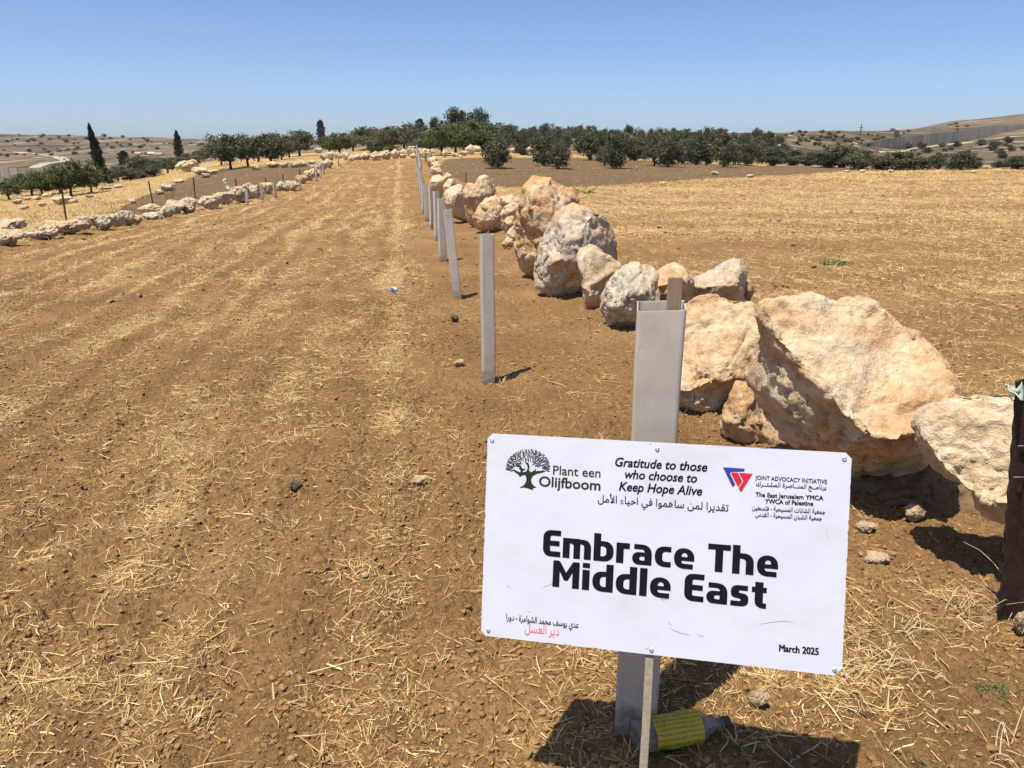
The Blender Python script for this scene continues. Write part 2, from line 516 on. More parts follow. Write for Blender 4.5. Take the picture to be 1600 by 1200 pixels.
def mat_shelter():
    k = NT('frosted corrugated plastic')
    v = k.pos(1, 1, 1, obj=True)
    n = k.noise(7, 5, 0.65, v)
    c = k.ramp(n, [(0.3, (0.63, 0.58, 0.51)), (0.6, (0.74, 0.69, 0.62)), (0.8, (0.78, 0.74, 0.68))])
    dirt = k.ramp(k.noise(26, 5, 0.75, v), [(0.62, 0.0), (0.72, 0.5)])
    c = k.mix(dirt, c, (0.34, 0.27, 0.20))
    sx = k.n('ShaderNodeSeparateXYZ')
    k.t.links.new(v, sx.inputs[0])
    foot = k.math('SUBTRACT', k.noise(18, 4, 0.7, v), k.math('MULTIPLY', sx.outputs[2], 2.4))
    c = k.mix(k.ramp(foot, [(0.12, 0.0), (0.40, 0.8)]), c, (0.30, 0.20, 0.11))
    c = k.mix(k.ramp(k.noise(4, 5, 0.7, k.pos(6, 6, .6, obj=True)), [(0.5, 0.0), (0.7, 0.35)]), c, (0.44, 0.38, 0.31))
    w = k.n('ShaderNodeTexWave', wave_type='BANDS', bands_direction='X')
    w.inputs['Scale'].default_value = 60
    k.t.links.new(v, w.inputs['Vector'])
    bn = k.bump(w.outputs['Fac'], 0.12, 0.002)
    k.done(c, 0.45, bn, 0.4)
    tr = k.n('ShaderNodeBsdfTranslucent')
    k.t.links.new(c, tr.inputs['Color'])
    mx = k.n('ShaderNodeMixShader')
    mx.inputs[0].default_value = 0.38
    k.t.links.new(k.b.outputs[0], mx.inputs[1])
    k.t.links.new(tr.outputs[0], mx.inputs[2])
    k.t.links.new(mx.outputs[0], k.out.inputs['Surface'])
    return k.m
def mat_wood(name, a, b):
    k = NT(name)
    n = k.noise(9, 6, 0.7, k.pos(9, 9, 0.9, obj=True), 0.4)
    return k.done(k.ramp(n, [(0.25, a), (0.75, b)]), 0.85, k.bump(n, 0.5, 0.003), 0.2)
def mat_sign():
    k = NT('white printed board')
    n = k.noise(5, 5, 0.6, k.pos(obj=True))
    c = k.ramp(n, [(0.3, (0.565, 0.585, 0.67)), (0.7, (0.61, 0.63, 0.71))])
    d = k.ramp(k.noise(40, 5, 0.75, k.pos(obj=True)), [(0.66, 0.0), (0.78, 0.5)])
    c = k.mix(d, c, (0.46, 0.43, 0.40))
    c = k.mix(k.ramp(k.noise(3.2, 6, 0.72, k.pos(1, 2.2, 1, obj=True)), [(0.52, 0.0), (0.72, 0.30)]), c, (0.47, 0.43, 0.38))
    return k.done(c, 0.38, k.bump(k.noise(7, 3, 0.5, k.pos(obj=True)), 0.14, 0.012), 0.35)
def mat_clear():
    k = NT('clear thin plastic')
    g = k.n('ShaderNodeBsdfGlossy')
    g.inputs['Roughness'].default_value = 0.2
    g.inputs['Color'].default_value = (0.6, 0.58, 0.54, 1)
    t = k.n('ShaderNodeBsdfTransparent')
    t.inputs['Color'].default_value = (0.90, 0.92, 0.93, 1)
    df = k.n('ShaderNodeBsdfDiffuse')
    df.inputs['Color'].default_value = (0.50, 0.45, 0.37, 1)
    lw = k.n('ShaderNodeLayerWeight')
    lw.inputs['Blend'].default_value = 0.35
    m1 = k.n('ShaderNodeMixShader')
    k.t.links.new(k.math('ADD', k.math('MULTIPLY', lw.outputs['Facing'], 0.35), 0.05), m1.inputs[0])
    k.t.links.new(t.outputs[0], m1.inputs[1])
    k.t.links.new(g.outputs[0], m1.inputs[2])
    m2 = k.n('ShaderNodeMixShader')
    k.t.links.new(k.ramp(k.noise(25, 4, 0.7, k.pos(obj=True)), [(0.4, 0.12), (0.7, 0.42)]), m2.inputs[0])
    k.t.links.new(m1.outputs[0], m2.inputs[1])
    k.t.links.new(df.outputs[0], m2.inputs[2])
    k.t.links.new(m2.outputs[0], k.out.inputs['Surface'])
    return k.m
def mat_label():
    k = NT('yellow bottle label')
    v = k.pos(obj=True)
    br = k.n('ShaderNodeTexBrick')
    k.t.links.new(k.pos(1, 1, 1, obj=True), br.inputs['Vector'])
    n = k.noise(260, 2, 0.6, k.pos(1.0, 1.0, 3.0, obj=True))
    w = k.n('ShaderNodeTexWave', wave_type='BANDS', bands_direction='Y')
    w.inputs['Scale'].default_value = 26
    w.inputs['Distortion'].default_value = 0.6
    k.t.links.new(v, w.inputs['Vector'])
    ink = k.math('MULTIPLY', k.ramp(n, [(0.46, 0.0), (0.52, 1.0)]), k.ramp(w.outputs['Fac'], [(0.5, 0.0), (0.62, 0.8)]))
    c = k.ramp(k.noise(8, 4, 0.6, v), [(0.3, (0.44, 0.32, 0.02)), (0.7, (0.60, 0.45, 0.04))])
    return k.done(k.mix(ink, c, (0.10, 0.13, 0.02)), 0.45, None, 0.4)
def mat_concrete():
    k = NT('grey precast concrete')
    oi = k.attr('tint')
    c = k.ramp(oi, [(0.0, (0.27, 0.235, 0.185)), (1.0, (0.50, 0.44, 0.35))])
    n = k.noise(0.6, 6, 0.7, k.pos(1, 1, .12))
    c = k.mix(0.5, c, k.ramp(n, [(0.3, (0.24, 0.205, 0.16)), (0.7, (0.52, 0.455, 0.36))]))
    return k.done(c, 0.9)

M = dict(ground=mat_ground(), rock=mat_rock(), straw=mat_straw(), bark=mat_bark(), shelter=mat_shelter(), sign=mat_sign(), clear=mat_clear(), label=mat_label(), concrete=mat_concrete(),
         wood=mat_wood('weathered stake wood', (0.20, 0.14, 0.085), (0.42, 0.31, 0.19)), wood2=mat_wood('pale stake wood', (0.20, 0.17, 0.13), (0.38, 0.33, 0.26)),
         rust=mat_plain('rusty steel', (0.050, 0.030, 0.022), 0.85, 0.3, 0.5, 30, 0.0, 0.6), steel=mat_plain('zinc screw', (0.62, 0.62, 0.64), 0.35, 0.5, 0.1, 30, 0.8),
         dark=mat_plain('black ink', (0.009, 0.008, 0.013), 0.6, 0.1, 0.05), green=mat_plain('dark green ink', (0.020, 0.033, 0.014), 0.6, 0.12, 0.05),
         blue=mat_plain('blue ink', (0.02, 0.05, 0.36), 0.5, 0.3, 0.05), red=mat_plain('red ink', (0.55, 0.015, 0.04), 0.5, 0.3, 0.05), redpen=mat_plain('red marker', (0.72, 0.12, 0.11), 0.6, 0.3, 0.1),
         scuff=mat_plain('grey scuff', (0.42, 0.42, 0.45), 0.7, 0.2, 0.3, 80), scrap=mat_plain('torn plastic scrap', (0.36, 0.42, 0.34), 0.5, 0.4, 0.2),
         wire=mat_plain('galvanised wire', (0.42, 0.41, 0.40), 0.5, 0.4, 0.2, 40, 0.5), white=mat_plain('white painted sheet', (0.72, 0.72, 0.70), 0.6, 0.3, 0.08, 2), wall=mat_plain('cream plaster', (0.5, 0.44, 0.35), 0.8, 0.3, 0.12, 2),
         road=mat_plain('pale gravel', (0.38, 0.32, 0.24), 0.95, 0.1, 0.15, 0.5), pebble=mat_plain('pale pebble', (0.40, 0.31, 0.22), 0.95, 0.1, 0.25, 20),
         clod=mat_plain('dry clod', (0.258, 0.153, 0.067), 0.95, 0.1, 0.34, 9, 0, 0.5), weedgreen=mat_plain('fresh weed leaf', (0.085, 0.13, 0.035), 0.7, 0.3, 0.3, 15), post=mat_plain('dark fence iron', (0.06, 0.045, 0.038), 0.8, 0.3, 0.4, 20),
         cap=mat_plain('dark cap plastic', (0.06, 0.06, 0.065), 0.5, 0.4, 0.1),
         olive=mat_leaf('olive foliage', (0.040, 0.046, 0.026), (0.145, 0.150, 0.090)), almond=mat_leaf('almond foliage', (0.042, 0.062, 0.020), (0.130, 0.155, 0.055)),
         grey=mat_leaf('dusty grey foliage', (0.055, 0.060, 0.036), (0.175, 0.172, 0.110)), pine=mat_leaf('pine foliage', (0.022, 0.036, 0.018), (0.075, 0.095, 0.042)), cypress=mat_leaf('cypress foliage', (0.008, 0.015, 0.010), (0.022, 0.034, 0.020)),
         scrub=mat_leaf('dry scrub', (0.045, 0.042, 0.024), (0.12, 0.10, 0.06)))

# ------------------------------------------------------------------ ground sheet
def build_ground():
    az_d = np.radians(np.linspace(-43, 43, 1000))
    az_o = np.radians(np.concatenate([np.linspace(-180, -46, 68)[:-1], np.linspace(-46, -43, 8)[:-1]]))
    az_p = np.radians(np.concatenate([np.linspace(43, 46, 8)[1:], np.linspace(46, 180, 68)[1:]]))
    az = np.concatenate([az_o, az_d, az_p])
    ys = np.concatenate([np.linspace(1900, 1240, 160)[:-1], np.linspace(1240, 252.0, 830)])
    dep = PITCH + np.arctan((ys - 600) / FPX)
    dep = dep[dep > 0.0235]
    r = CAM_H / np.tan(dep)
    r = np.concatenate([r[r < 55], np.geomspace(55.2, 2600, 260), np.geomspace(2650, 3200, 6)])
    Rg, A = np.meshgrid(r, az, indexing='ij')
    x, y = (Rg * np.sin(A)).ravel(), (Rg * np.cos(A)).ravel()
    x[np.arange(len(r)) * len(az) + len(az) - 1] = x[np.arange(len(r)) * len(az)]
    z = gz(x, y)
    nr, na = len(r), len(az)
    idx = np.arange(nr * na).reshape(nr, na)
    F = np.stack([idx[:-1, :-1], idx[:-1, 1:], idx[1:, 1:], idx[1:, :-1]], -1).reshape(-1, 4)[:, ::-1]
    V = np.stack([x, y, z], 1)
    c = len(V)
    V = np.vstack([V, [[0, 0, float(gz(0.01, 0.01)[0])]]])
    fan = np.stack([np.full(na - 1, c), idx[0, 1:], idx[0, :-1]], 1)
    me = np_mesh('ground', V, [F, fan], True)
    rr = np.hypot(V[:, 0], V[:, 1])
    _, s, plough, strip = field_masks(V[:, 0], V[:, 1])
    st = straw_density(V[:, 0], V[:, 1])
    attr(me, 'straw', st)
    attr(me, 'plough', plough.astype(float))
    ww = n2(V[:, 0], V[:, 1], 0.15, 50) * 0.2
    left = (~strip) & (~plough) & (s < -2) & (rr > 13)
    grass = np.where(left, sstep(0.0, 0.3, sstep(13, 17, rr) + ww), 0)
    grass = np.where((rr > 58) & (~plough), 1.0, grass)
    attr(me, 'grass', grass)
    azv = np.arctan2(V[:, 0], V[:, 1])
    start = np.interp(azv, [px_az(0), px_az(400), px_az(700), px_az(1200), px_az(1400)], [160, 140, 110, 85, 70])
    attr(me, 'hill', np.where(plough, 0, sstep(0.9, 1.35, rr / start + ww)))
    o = link('ground', me, M['ground'])
    tag(o, kind='structure')
    return o
build_ground()

# ------------------------------------------------------------------ boulders
_ico = {}
def ico(n):
    if n not in _ico:
        bm = bmesh.new()
        bmesh.ops.create_icosphere(bm, subdivisions=n, radius=1)
        bm.verts.ensure_lookup_table()
        V = np.array([v.co[:] for v in bm.verts])
        F = np.array([[v.index for v in f.verts] for f in bm.faces])
        bm.free()
        _ico[n] = (V, F)
    return _ico[n]
def facets(P, rs, n, lo, hi, soft=0.85, wmin=None):
    for _ in range(n):
        d = rs.normal(size=3)
        d /= np.linalg.norm(d)
        if wmin is not None and abs(d[2]) < wmin: d[2] = math.copysign(wmin + 0.2, d[2]); d /= np.linalg.norm(d)
        c = rs.uniform(lo, hi)
        e = P @ d - c
        P = P - np.where(e > 0, e, 0)[:, None] * d * soft
    return P
def cells3(P, seed):
    I = np.floor(P).astype(np.int64)
    f1 = np.full(len(P), 9.0); f2 = np.full(len(P), 9.0); val = np.zeros(len(P)); til = np.zeros((len(P), 3)); qm = np.zeros((len(P), 3))
    for a in (-1, 0, 1):
        for b in (-1, 0, 1):
            for c in (-1, 0, 1):
                J = I + np.array([a, b, c])
                h = h3(J[:, 0] + seed, J[:, 1], J[:, 2])
                off = np.stack([(h % 16) / 16.0, (h // 16 % 16) / 16.0, (h // 256) / 16.0], 1)
                q = P - J - off
                d = np.linalg.norm(q, axis=1)
                m = d < f1
                f2 = np.where(m, f1, np.minimum(f2, d))
                f1 = np.where(m, d, f1)
                val = np.where(m, (h * 7919 % 1024) / 1024.0, val)
                til = np.where(m[:, None], GR[h * 31 % 4096], til)
                qm = np.where(m[:, None], q, qm)
    return f1, f2, val, (til * qm).sum(1)
def rough(V, N, size, seed, amp=1.0):
    o = np.array([seed * 7.3, seed * 3.1, seed * 1.7])
    f = 1.0 / size
    a = noise(V * f * 1.6 + o) * 0.05
    wp = V * f * 1.35 + o + np.stack([noise(V * f * 3 + o), noise(V * f * 3 + o + 9), noise(V * f * 3 + o + 19)], 1) * 0.22
    f1, f2, val, til = cells3(wp, seed)
    a = a + (val - 0.5) * 0.05 + til * 0.16 - 0.045 * sstep(0.14, 0.0, f2 - f1) * (val > 0.25)
    f1, f2, val, til = cells3(wp * 2.7 + 3.3, seed + 5)
    a = a + (val - 0.5) * 0.022 + til * 0.085 - 0.014 * sstep(0.16, 0.0, f2 - f1)
    b = (0.5 - np.abs(noise(V * f * 3.6 + o * 2))) * 0.03
    st = noise(V * f * np.array([2.2, 2.2, 5.0]) + o * 6) * 5
    b = b + (st - np.floor(st) - 0.5) * 0.022 * sstep(0.1, 0.5, noise(V * f * 1.1 + o * 2) + 0.3)
    c = (0.4 - np.abs(noise(V * f * 8.0 + o * 3))) * 0.012 + noise(V * f * 9.0 + o * 2) * 0.012
    d = noise(V * f * 19.0 + o) * 0.018 + noise(V * f * 42.0 + o) * 0.010
    pit = noise(V * f * 6.0 + o * 5)
    pit = -0.13 * sstep(0.42, 0.62, pit) * sstep(-0.2, 0.3, noise(V * f * 1.3 + o))
    crack = -0.07 * sstep(0.055, 0.0, np.abs(noise(V * f * 1.9 + o * 4 + noise(V * f * 7 + o)[:, None] * 0.12))) 
    return V + N * ((a + b + c + d + pit + crack) * size * amp)[:, None]
def vnormals(V, F):
    n = np.cross(V[F[:, 1]] - V[F[:, 0]], V[F[:, 2]] - V[F[:, 0]])
    N = np.zeros_like(V)
    for i in range(3):
        np.add.at(N, F[:, i], n)
    return N / (np.linalg.norm(N, axis=1)[:, None] + 1e-12)
ROCKS_COLOR = {}
def traced_boulder(label, outline, centre, D, depth, seed, color=(0.5, 0.3, 1.0), sub=5, k=2.6, cuts=(), amp=0.80, nf=22, name='boulder', group='boulders in the stone wall along the strip', front=1.0, klow=1.12):
    """a solid boulder: outline gives its silhouette at distance D, centre its most forward point, depth its half thickness"""
    dc = ray(*centre)
    hd = np.array([dc[0], dc[1], 0]) / math.hypot(dc[0], dc[1])
    C = np.array([0, 0, CAM_H]) + dc * ((D - depth * front * 0.85) / math.hypot(dc[0], dc[1])) + hd * depth * front * 0.85
    right = np.array([hd[1], -hd[0], 0])
    pts = []
    for p in outline:
        d = ray(*p)
        t = D / (d @ hd)
        q = np.array([0, 0, CAM_H]) + d * t - C
        pts.append((q @ right, q[2]))
    pts = np.array(pts)
    # dense star-shaped radius by angle
    seg = np.concatenate([np.linspace(pts[i], pts[(i + 1) % len(pts)], 24, endpoint=False) for i in range(len(pts))])
    ang = np.arctan2(seg[:, 1], seg[:, 0])
    rad = np.hypot(seg[:, 0], seg[:, 1])
    grid = np.linspace(-np.pi, np.pi, 181)
    R = np.full(181, 0.0)
    b = np.clip(((ang + np.pi) / (2 * np.pi) * 180).round().astype(int), 0, 180)
    np.maximum.at(R, b, rad)
    R[0] = R[180] = max(R[0], R[180])
    good = R > 0
    R = np.interp(grid, grid[good], R[good])
    Rs = np.concatenate([R[-5:-1], R, R[1:5]])
    R = np.convolve(Rs, [0.08, 0.22, 0.4, 0.22, 0.08], 'same')[4:-4]
    rs = np.random.default_rng(seed)
    U, F = ico(sub)
    rho = np.hypot(U[:, 0], U[:, 1])
    w = U[:, 2]
    dn = sstep(-0.15, 0.35, -U[:, 1] / np.maximum(rho, 1e-6)) * (w > 0)
    kk = k * (1 - dn) + klow * dn
    q = (np.abs(rho) ** kk + np.abs(w) ** kk) ** (-1 / kk)
    P = np.stack([U[:, 0] * q, U[:, 1] * q, w * q], 1)
    P = facets(P, rs, nf, 0.70, 0.96, 0.97, 0.22)
    for (n, c) in cuts:
        n = np.array(n, float); n /= np.linalg.norm(n)
        e = P @ n - c
        P = P - np.where(e > 0, e, 0)[:, None] * n * 0.95
    phi = np.arctan2(P[:, 1], P[:, 0])
    rr = np.hypot(P[:, 0], P[:, 1])
    nb = 90
    bi = ((phi + np.pi) / (2 * np.pi) * nb).astype(int) % nb
    mx = np.zeros(nb)
    np.maximum.at(mx, bi, rr)
    mx = np.where(mx > 0.2, mx, 1)
    mx = (np.roll(mx, 1) + 2 * mx + np.roll(mx, -1)) / 4
    fr_ = ((phi + np.pi) / (2 * np.pi) * nb - 0.5) % nb
    b0 = np.floor(fr_).astype(int) % nb
    m_ = mx[b0] * (1 - fr_ % 1) + mx[(b0 + 1) % nb] * (fr_ % 1)
    rr = rr * (0.99 / m_)
    Rp = np.interp(phi, grid, R)
    V = np.stack([np.cos(phi) * rr * Rp, np.sin(phi) * rr * Rp, P[:, 2] * depth * np.where(P[:, 2] > 0, front, 0.55)], 1)
    size = float(np.mean(R))
    N = vnormals(V, F)
    # keep the silhouette: less roughness sideways
    V0 = V
    V = rough(V, N, size, seed, amp)
    V = V0 + (V - V0) * (0.58 + 0.42 * np.abs(P[:, 2:3]))
    Wd = V[:, :1] * right + V[:, 1:2] * np.array([0, 0, 1.0]) - V[:, 2:3] * hd
    base = C.copy()
    base[2] = C[2] + V[:, 1].min()
    me = np_mesh(name, Wd - (base - C), F, True)
    o = link(name, me, M['rock'], None, base)
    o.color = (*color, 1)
    tag(o, label, 'boulder', group)
    return o
def lump(seed, sub=4, flat=1.0):
    rs = np.random.default_rng(seed)
    U, F = ico(sub)
    e = 4.0
    A = U @ np.linalg.qr(rs.normal(size=(3, 3)))[0]
    P = U * ((np.abs(A) ** e).sum(1) ** (-1 / e))[:, None]
    P = facets(P, rs, 16, 0.66, 0.95, 0.96)
    P = P * np.array([1, rs.uniform(.7, .95), rs.uniform(.7, 1) * flat])
    lo = sstep(0.25, -0.7, P[:, 2])[:, None]
    P[:, :2] *= 1 - 0.30 * lo
    V = rough(P, vnormals(P, F), 1.0, seed, 1.15)
    V[:, 2] -= V[:, 2].min()
    V = V / np.array([np.ptp(V[:, 0]) , np.ptp(V[:, 1]), np.ptp(V[:, 2])])
    V[:, :2] -= (V[:, :2].max(0) + V[:, :2].min(0)) / 2
    return np_mesh('boulder', V, F, True)
LUMPS = [lump(100 + i, 5) for i in range(10)]
for _m in LUMPS: _m.materials.append(M['rock'])
def px_rock(cx, top, base, w, label, group, color=None, dz=0.0, name='boulder', yaw=None, deep=0.9, cat='boulder', lumpi=None):
    p = hit(cx, base)
    D = depth_of(p)
    W = w / FPX * D
    H = (base - top) / FPX * D
    me = LUMPS[random.randrange(10) if lumpi is None else lumpi]
    o = bpy.data.objects.new(name, me)
    COL.objects.link(o)
    hd = p[:2] / np.hypot(*p[:2])
    c = p[:2] + hd * W * deep * 0.30
    o.location = (c[0], c[1], p[2] - H * 0.16 + dz)
    o.scale = (W * 1.07, W * deep, H * 1.22)
    o.rotation_euler = (random.uniform(-.05, .05), random.uniform(-.08, .08), (math.pi if random.random() < .5 else 0) + random.uniform(-.35, .35) if yaw is None else yaw)
    o.color = (*(color or (random.uniform(.05, .5), random.uniform(.1, .6), random.uniform(.88, 1.0))), 1)
    tag(o, label, cat, group)
    return o

# near boulders of the right hand wall (outline in photo pixels turned into metres at the distance D)
B = traced_boulder
B('huge tan boulder overhanging a dark hollow, right behind the white sign',
  [(1180, 495), (1184, 476), (1210, 463), (1262, 461), (1292, 469), (1360, 474), (1382, 486), (1397, 499), (1450, 540), (1487, 574), (1504, 604), (1506, 625), (1475, 660), (1450, 690), (1448, 718), (1440, 732), (1394, 741), (1330, 741), (1290, 715), (1232, 700), (1187, 650), (1163, 596), (1178, 559), (1188, 525)],
  (1335, 668), 3.85, 0.52, 11, (0.75, 0.12, 1.0), 6, 2.6, [((-0.62, -0.25, 0.75), 0.60), ((0.12, 0.70, 0.70), 0.62)], 0.75, 8, klow=1.0)
B('cream jagged boulder leaning on the huge tan one, beside the rusty post',
  [(1431, 653), (1439, 637), (1461, 626), (1505, 613), (1564, 610), (1600, 618), (1650, 640), (1668, 700), (1650, 770), (1610, 800), (1573, 815), (1553, 813), (1527, 797), (1509, 760), (1476, 733), (1447, 718), (1437, 699), (1434, 674)],
  (1545, 775), 3.28, 0.24, 12, (0.10, 0.06, 1.0), 6, 2.6, [((0.1, 0.5, 0.8), 0.62), ((-0.7, -0.45, 0.5), 0.62)], 0.75, 10)
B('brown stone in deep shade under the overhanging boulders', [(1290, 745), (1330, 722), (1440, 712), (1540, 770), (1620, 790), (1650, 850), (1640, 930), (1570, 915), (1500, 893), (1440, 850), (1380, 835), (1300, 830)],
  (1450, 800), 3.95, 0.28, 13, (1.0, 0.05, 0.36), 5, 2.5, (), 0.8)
B('broad flat topped tan boulder behind the nearest tree guard', [(1010, 540), (1030, 490), (1075, 470), (1090, 461), (1116, 459), (1150, 468), (1190, 474), (1200, 506), (1196, 544), (1180, 577), (1160, 596), (1136, 630), (1126, 652), (1094, 662), (1060, 650), (1020, 620)],
  (1100, 612), 5.0, 0.45, 14, (0.60, 0.10, 1.0), 6, 2.5, [((0, 0.72, 0.65), 0.62)], 0.7)
B('small rusty wedge stone squeezed between two big tan boulders', [(1150, 592), (1168, 598), (1186, 630), (1216, 682), (1246, 705), (1180, 712), (1130, 690), (1122, 665), (1135, 630)],
  (1160, 660), 4.35, 0.16, 15, (1.0, 0.1, 0.9), 5, 2.4, (), 0.9)
B('grey and yellow wedge boulder lying beyond the row on the field side', [(1070, 441), (1095, 428), (1121, 415), (1145, 404), (1161, 404), (1167, 417), (1168, 431), (1163, 480), (1126, 492), (1100, 490), (1070, 480)],
  (1135, 445), 7.6, 0.32, 16, (0.4, 0.8, 0.95), 5, 2.4, [((-0.45, 0.6, 0.6), 0.6)], 0.7)
B('little brown stone touching the grey wedge boulder', [(1160, 434), (1173, 437), (1180, 455), (1172, 470), (1158, 466)], (1170, 455), 7.75, 0.09, 17, (0.9, 0.1, 0.7), 4)
B('orange block behind the stake of the nearest tree guard', [(1019, 428), (1032, 417), (1056, 410), (1069, 417), (1084, 433), (1085, 455), (1070, 480), (1045, 485), (1022, 480)],
  (1050, 460), 7.2, 0.28, 18, (0.9, 0.1, 0.95), 5, 2.5, (), 0.8)
B('rounded grey mottled boulder just left of the nearest tree guard top', [(939, 496), (937, 480), (943, 449), (958, 428), (974, 412), (998, 407), (1016, 412), (1028, 423), (1030, 444), (1030, 466), (1024, 500), (1008, 515), (980, 520), (948, 511)],
  (982, 478), 6.75, 0.36, 19, (0.5, 0.75, 0.97), 6, 2.4, (), 0.85)
B('pale sharp edged stone leaning in front of the mottled twin boulders', [(900, 399), (906, 388), (922, 381), (937, 388), (972, 412), (972, 424), (955, 432), (947, 441), (942, 465), (936, 488), (926, 492), (914, 484), (909, 449), (907, 428)],
  (918, 452), 7.6, 0.26, 20, (0.45, 0.25, 1.0), 5, 2.2, [((0.5, 0.45, 0.6), 0.5)], 0.7)
B('big mottled cream and grey boulder, right one of the tall pair', [(872, 322), (898, 314), (927, 324), (948, 340), (959, 357), (965, 381), (968, 405), (950, 430), (914, 455), (893, 466), (861, 470), (838, 451), (832, 428), (834, 396), (846, 375), (862, 345)],
  (895, 408), 8.45, 0.42, 21, (0.45, 0.75, 0.97), 6, 2.5, [((0.75, 0.1, 0.5), 0.66)], 0.80)
B('tallest boulder, orange cream with a rounded top, left one of the tall pair', [(804, 365), (809, 336), (818, 291), (834, 277), (859, 278), (879, 288), (896, 293), (903, 310), (900, 340), (895, 380), (870, 415), (838, 434), (826, 432), (814, 425), (806, 398)],
  (846, 372), 9.7, 0.50, 22, (1.0, 0.15, 0.95), 6, 2.6, [((-0.6, -0.25, 0.65), 0.62)], 0.75)
B('small cream block at the top of the stack left of the tallest boulder', [(780, 308), (799, 304), (813, 310), (814, 326), (785, 328)], (798, 318), 14.0, 0.2, 23, (0.4, 0.3, 1.0), 4)
B('middle stone of the stack left of the tallest boulder', [(780, 336), (789, 322), (803, 316), (813, 318), (810, 342), (787, 344)], (797, 332), 13.3, 0.2, 24, (0.3, 0.5, 1.0), 4)
B('orange stone low in the stack left of the tallest boulder', [(784, 352), (792, 338), (803, 337), (808, 352), (796, 366), (788, 364)], (796, 352), 12.9, 0.18, 25, (0.9, 0.1, 0.95), 4)
B('pale narrow stone at the foot of the tallest boulder', [(793, 361), (803, 352), (809, 360), (808, 386), (795, 390), (786, 384)], (799, 370), 12.4, 0.16, 26, (0.3, 0.2, 1.0), 4)
B('small tan stone at the lower left corner of the stack', [(783, 382), (792, 370), (801, 374), (802, 388), (790, 391)], (793, 380), 12.2, 0.12, 27, (0.7, 0.1, 0.9), 4)
B('pitted stone with two dark holes between the orange rock and the stack', [(738, 337), (747, 319), (757, 310), (775, 303), (786, 308), (787, 325), (783, 337), (784, 355), (790, 370), (773, 364), (761, 362), (745, 360), (738, 353)],
  (764, 338), 15.0, 0.38, 28, (0.7, 0.4, 1.0), 5, 2.4, (), 0.85)
B('tall orange rock with holes, pointed top leaning right', [(724, 299), (730, 285), (742, 287), (746, 277), (759, 271.5), (769, 280), (777, 302), (770, 320), (752, 345), (740, 355), (732, 350), (725, 325)],
  (752, 308), 16.2, 0.42, 29, (1.0, 0.2, 0.92), 5, 2.4, (), 0.8)
B('pale jagged rock left of the tall orange one', [(692, 302), (703, 291), (715, 287), (724, 289), (727, 306), (725, 325), (732, 349), (718, 344), (708, 340), (698, 327), (694, 313)],
  (710, 320), 17.4, 0.42, 30, (0.2, 0.4, 1.0), 5, 2.4, (), 0.7)
B('cream stone peeping over the pale jagged rock', [(692, 290), (701, 278), (709, 280), (713, 288), (704, 299), (694, 303)], (702, 292), 19.5, 0.3, 31, (0.3, 0.3, 1.0), 4)
B('cream notched block behind the tree guards, left of the pale jagged rock', [(670, 290), (675, 275), (687, 273), (695, 278), (695, 298), (689, 312), (682, 300), (674, 297)], (684, 290), 23, 0.4, 32, (0.35, 0.3, 1.0), 4)
B('small tan stone on top between two cream blocks', [(693, 276), (698, 269), (706, 273), (706, 284), (694, 284)], (699, 278), 25.0, 0.25, 33, (0.6, 0.2, 1.0), 4)
g = 'boulders in the stone wall along the strip'
for i, (cx, t, b, w) in enumerate([(681, 261, 277, 20), (682, 253, 267, 18), (675, 246, 262, 17), (669, 239, 253, 14), (666, 234, 247, 12)]):
    px_rock(cx, t, b, w, f'cream block far along the strip wall, {ORD[i]} beyond the tan top stone', g, (0.3, 0.25, 1.0))
for _k, _t in ((4, None),): pass

# left field wall
g = 'boulders in the left field wall'
LW = [(12, 345, 372, 60), (14, 359, 386, 56), (57, 361, 373, 36), (80, 354, 371, 34), (84, 345, 363, 44), (112, 346, 365, 50), (128, 338, 358, 34), (161, 337, 359, 40), (184, 334, 354, 24),
      (199, 330, 352, 28), (212, 336, 350, 26), (238, 319, 335, 36), (240, 332, 344, 32), (262, 322, 342, 22), (275, 314, 336, 38), (294, 318, 334, 28), (296, 309, 323, 34), (327, 306, 327, 34), (337, 303, 312, 10), (353, 301, 320, 32), (375, 291, 316, 34), (394, 288, 310, 26),
      (405, 293, 307, 16), (419, 286, 303, 20), (430, 290, 300, 12), (441, 284, 299, 17), (456, 283, 299, 26), (473, 274, 287, 20), (483, 267, 283, 17), (490, 263, 276, 15), (496, 266, 275, 14), (489, 258, 268, 10), (497, 256, 269, 15), (505, 252, 265, 16), (513, 249, 263, 16), (507, 240, 252, 13), (517, 238, 251, 14)]
looks = ['cream', 'pale', 'flat pale', 'chalky', 'tan streaked', 'rounded cream', 'low pale']
for i, (cx, t, b, w) in enumerate(LW):
    px_rock(cx, t, b, w, f'{looks[i % 7]} boulder in the left field wall, {ORD[i]} from the photo edge', g, (random.uniform(.05, .6), random.uniform(.1, .7), random.uniform(.82, 1.0)), deep=0.8)
g = 'boulders in the wall at the far end of the strip'
EW = [(529, 239, 249, 14), (541, 238, 250, 11), (551, 243, 252, 13), (560, 241, 251, 15), (571, 239, 250, 17), (587, 237, 246, 13), (588, 242, 251, 17), (602, 236, 249, 19), (618, 234, 248, 16), (631, 233, 243, 13), (629, 241, 248, 13), (644, 232, 244, 17), (646, 240, 248, 14), (653, 232, 244, 11), (661, 233, 247, 11)]
for i, (cx, t, b, w) in enumerate(EW):
    px_rock(cx, t, b, w, f'{looks[(i + 3) % 7]} boulder in the far end wall, {ORD[i]} from its left corner', g, (random.uniform(.1, .5), random.uniform(.1, .5), 1.0), deep=0.8)
g = 'stones on the dry slope left of the wall'
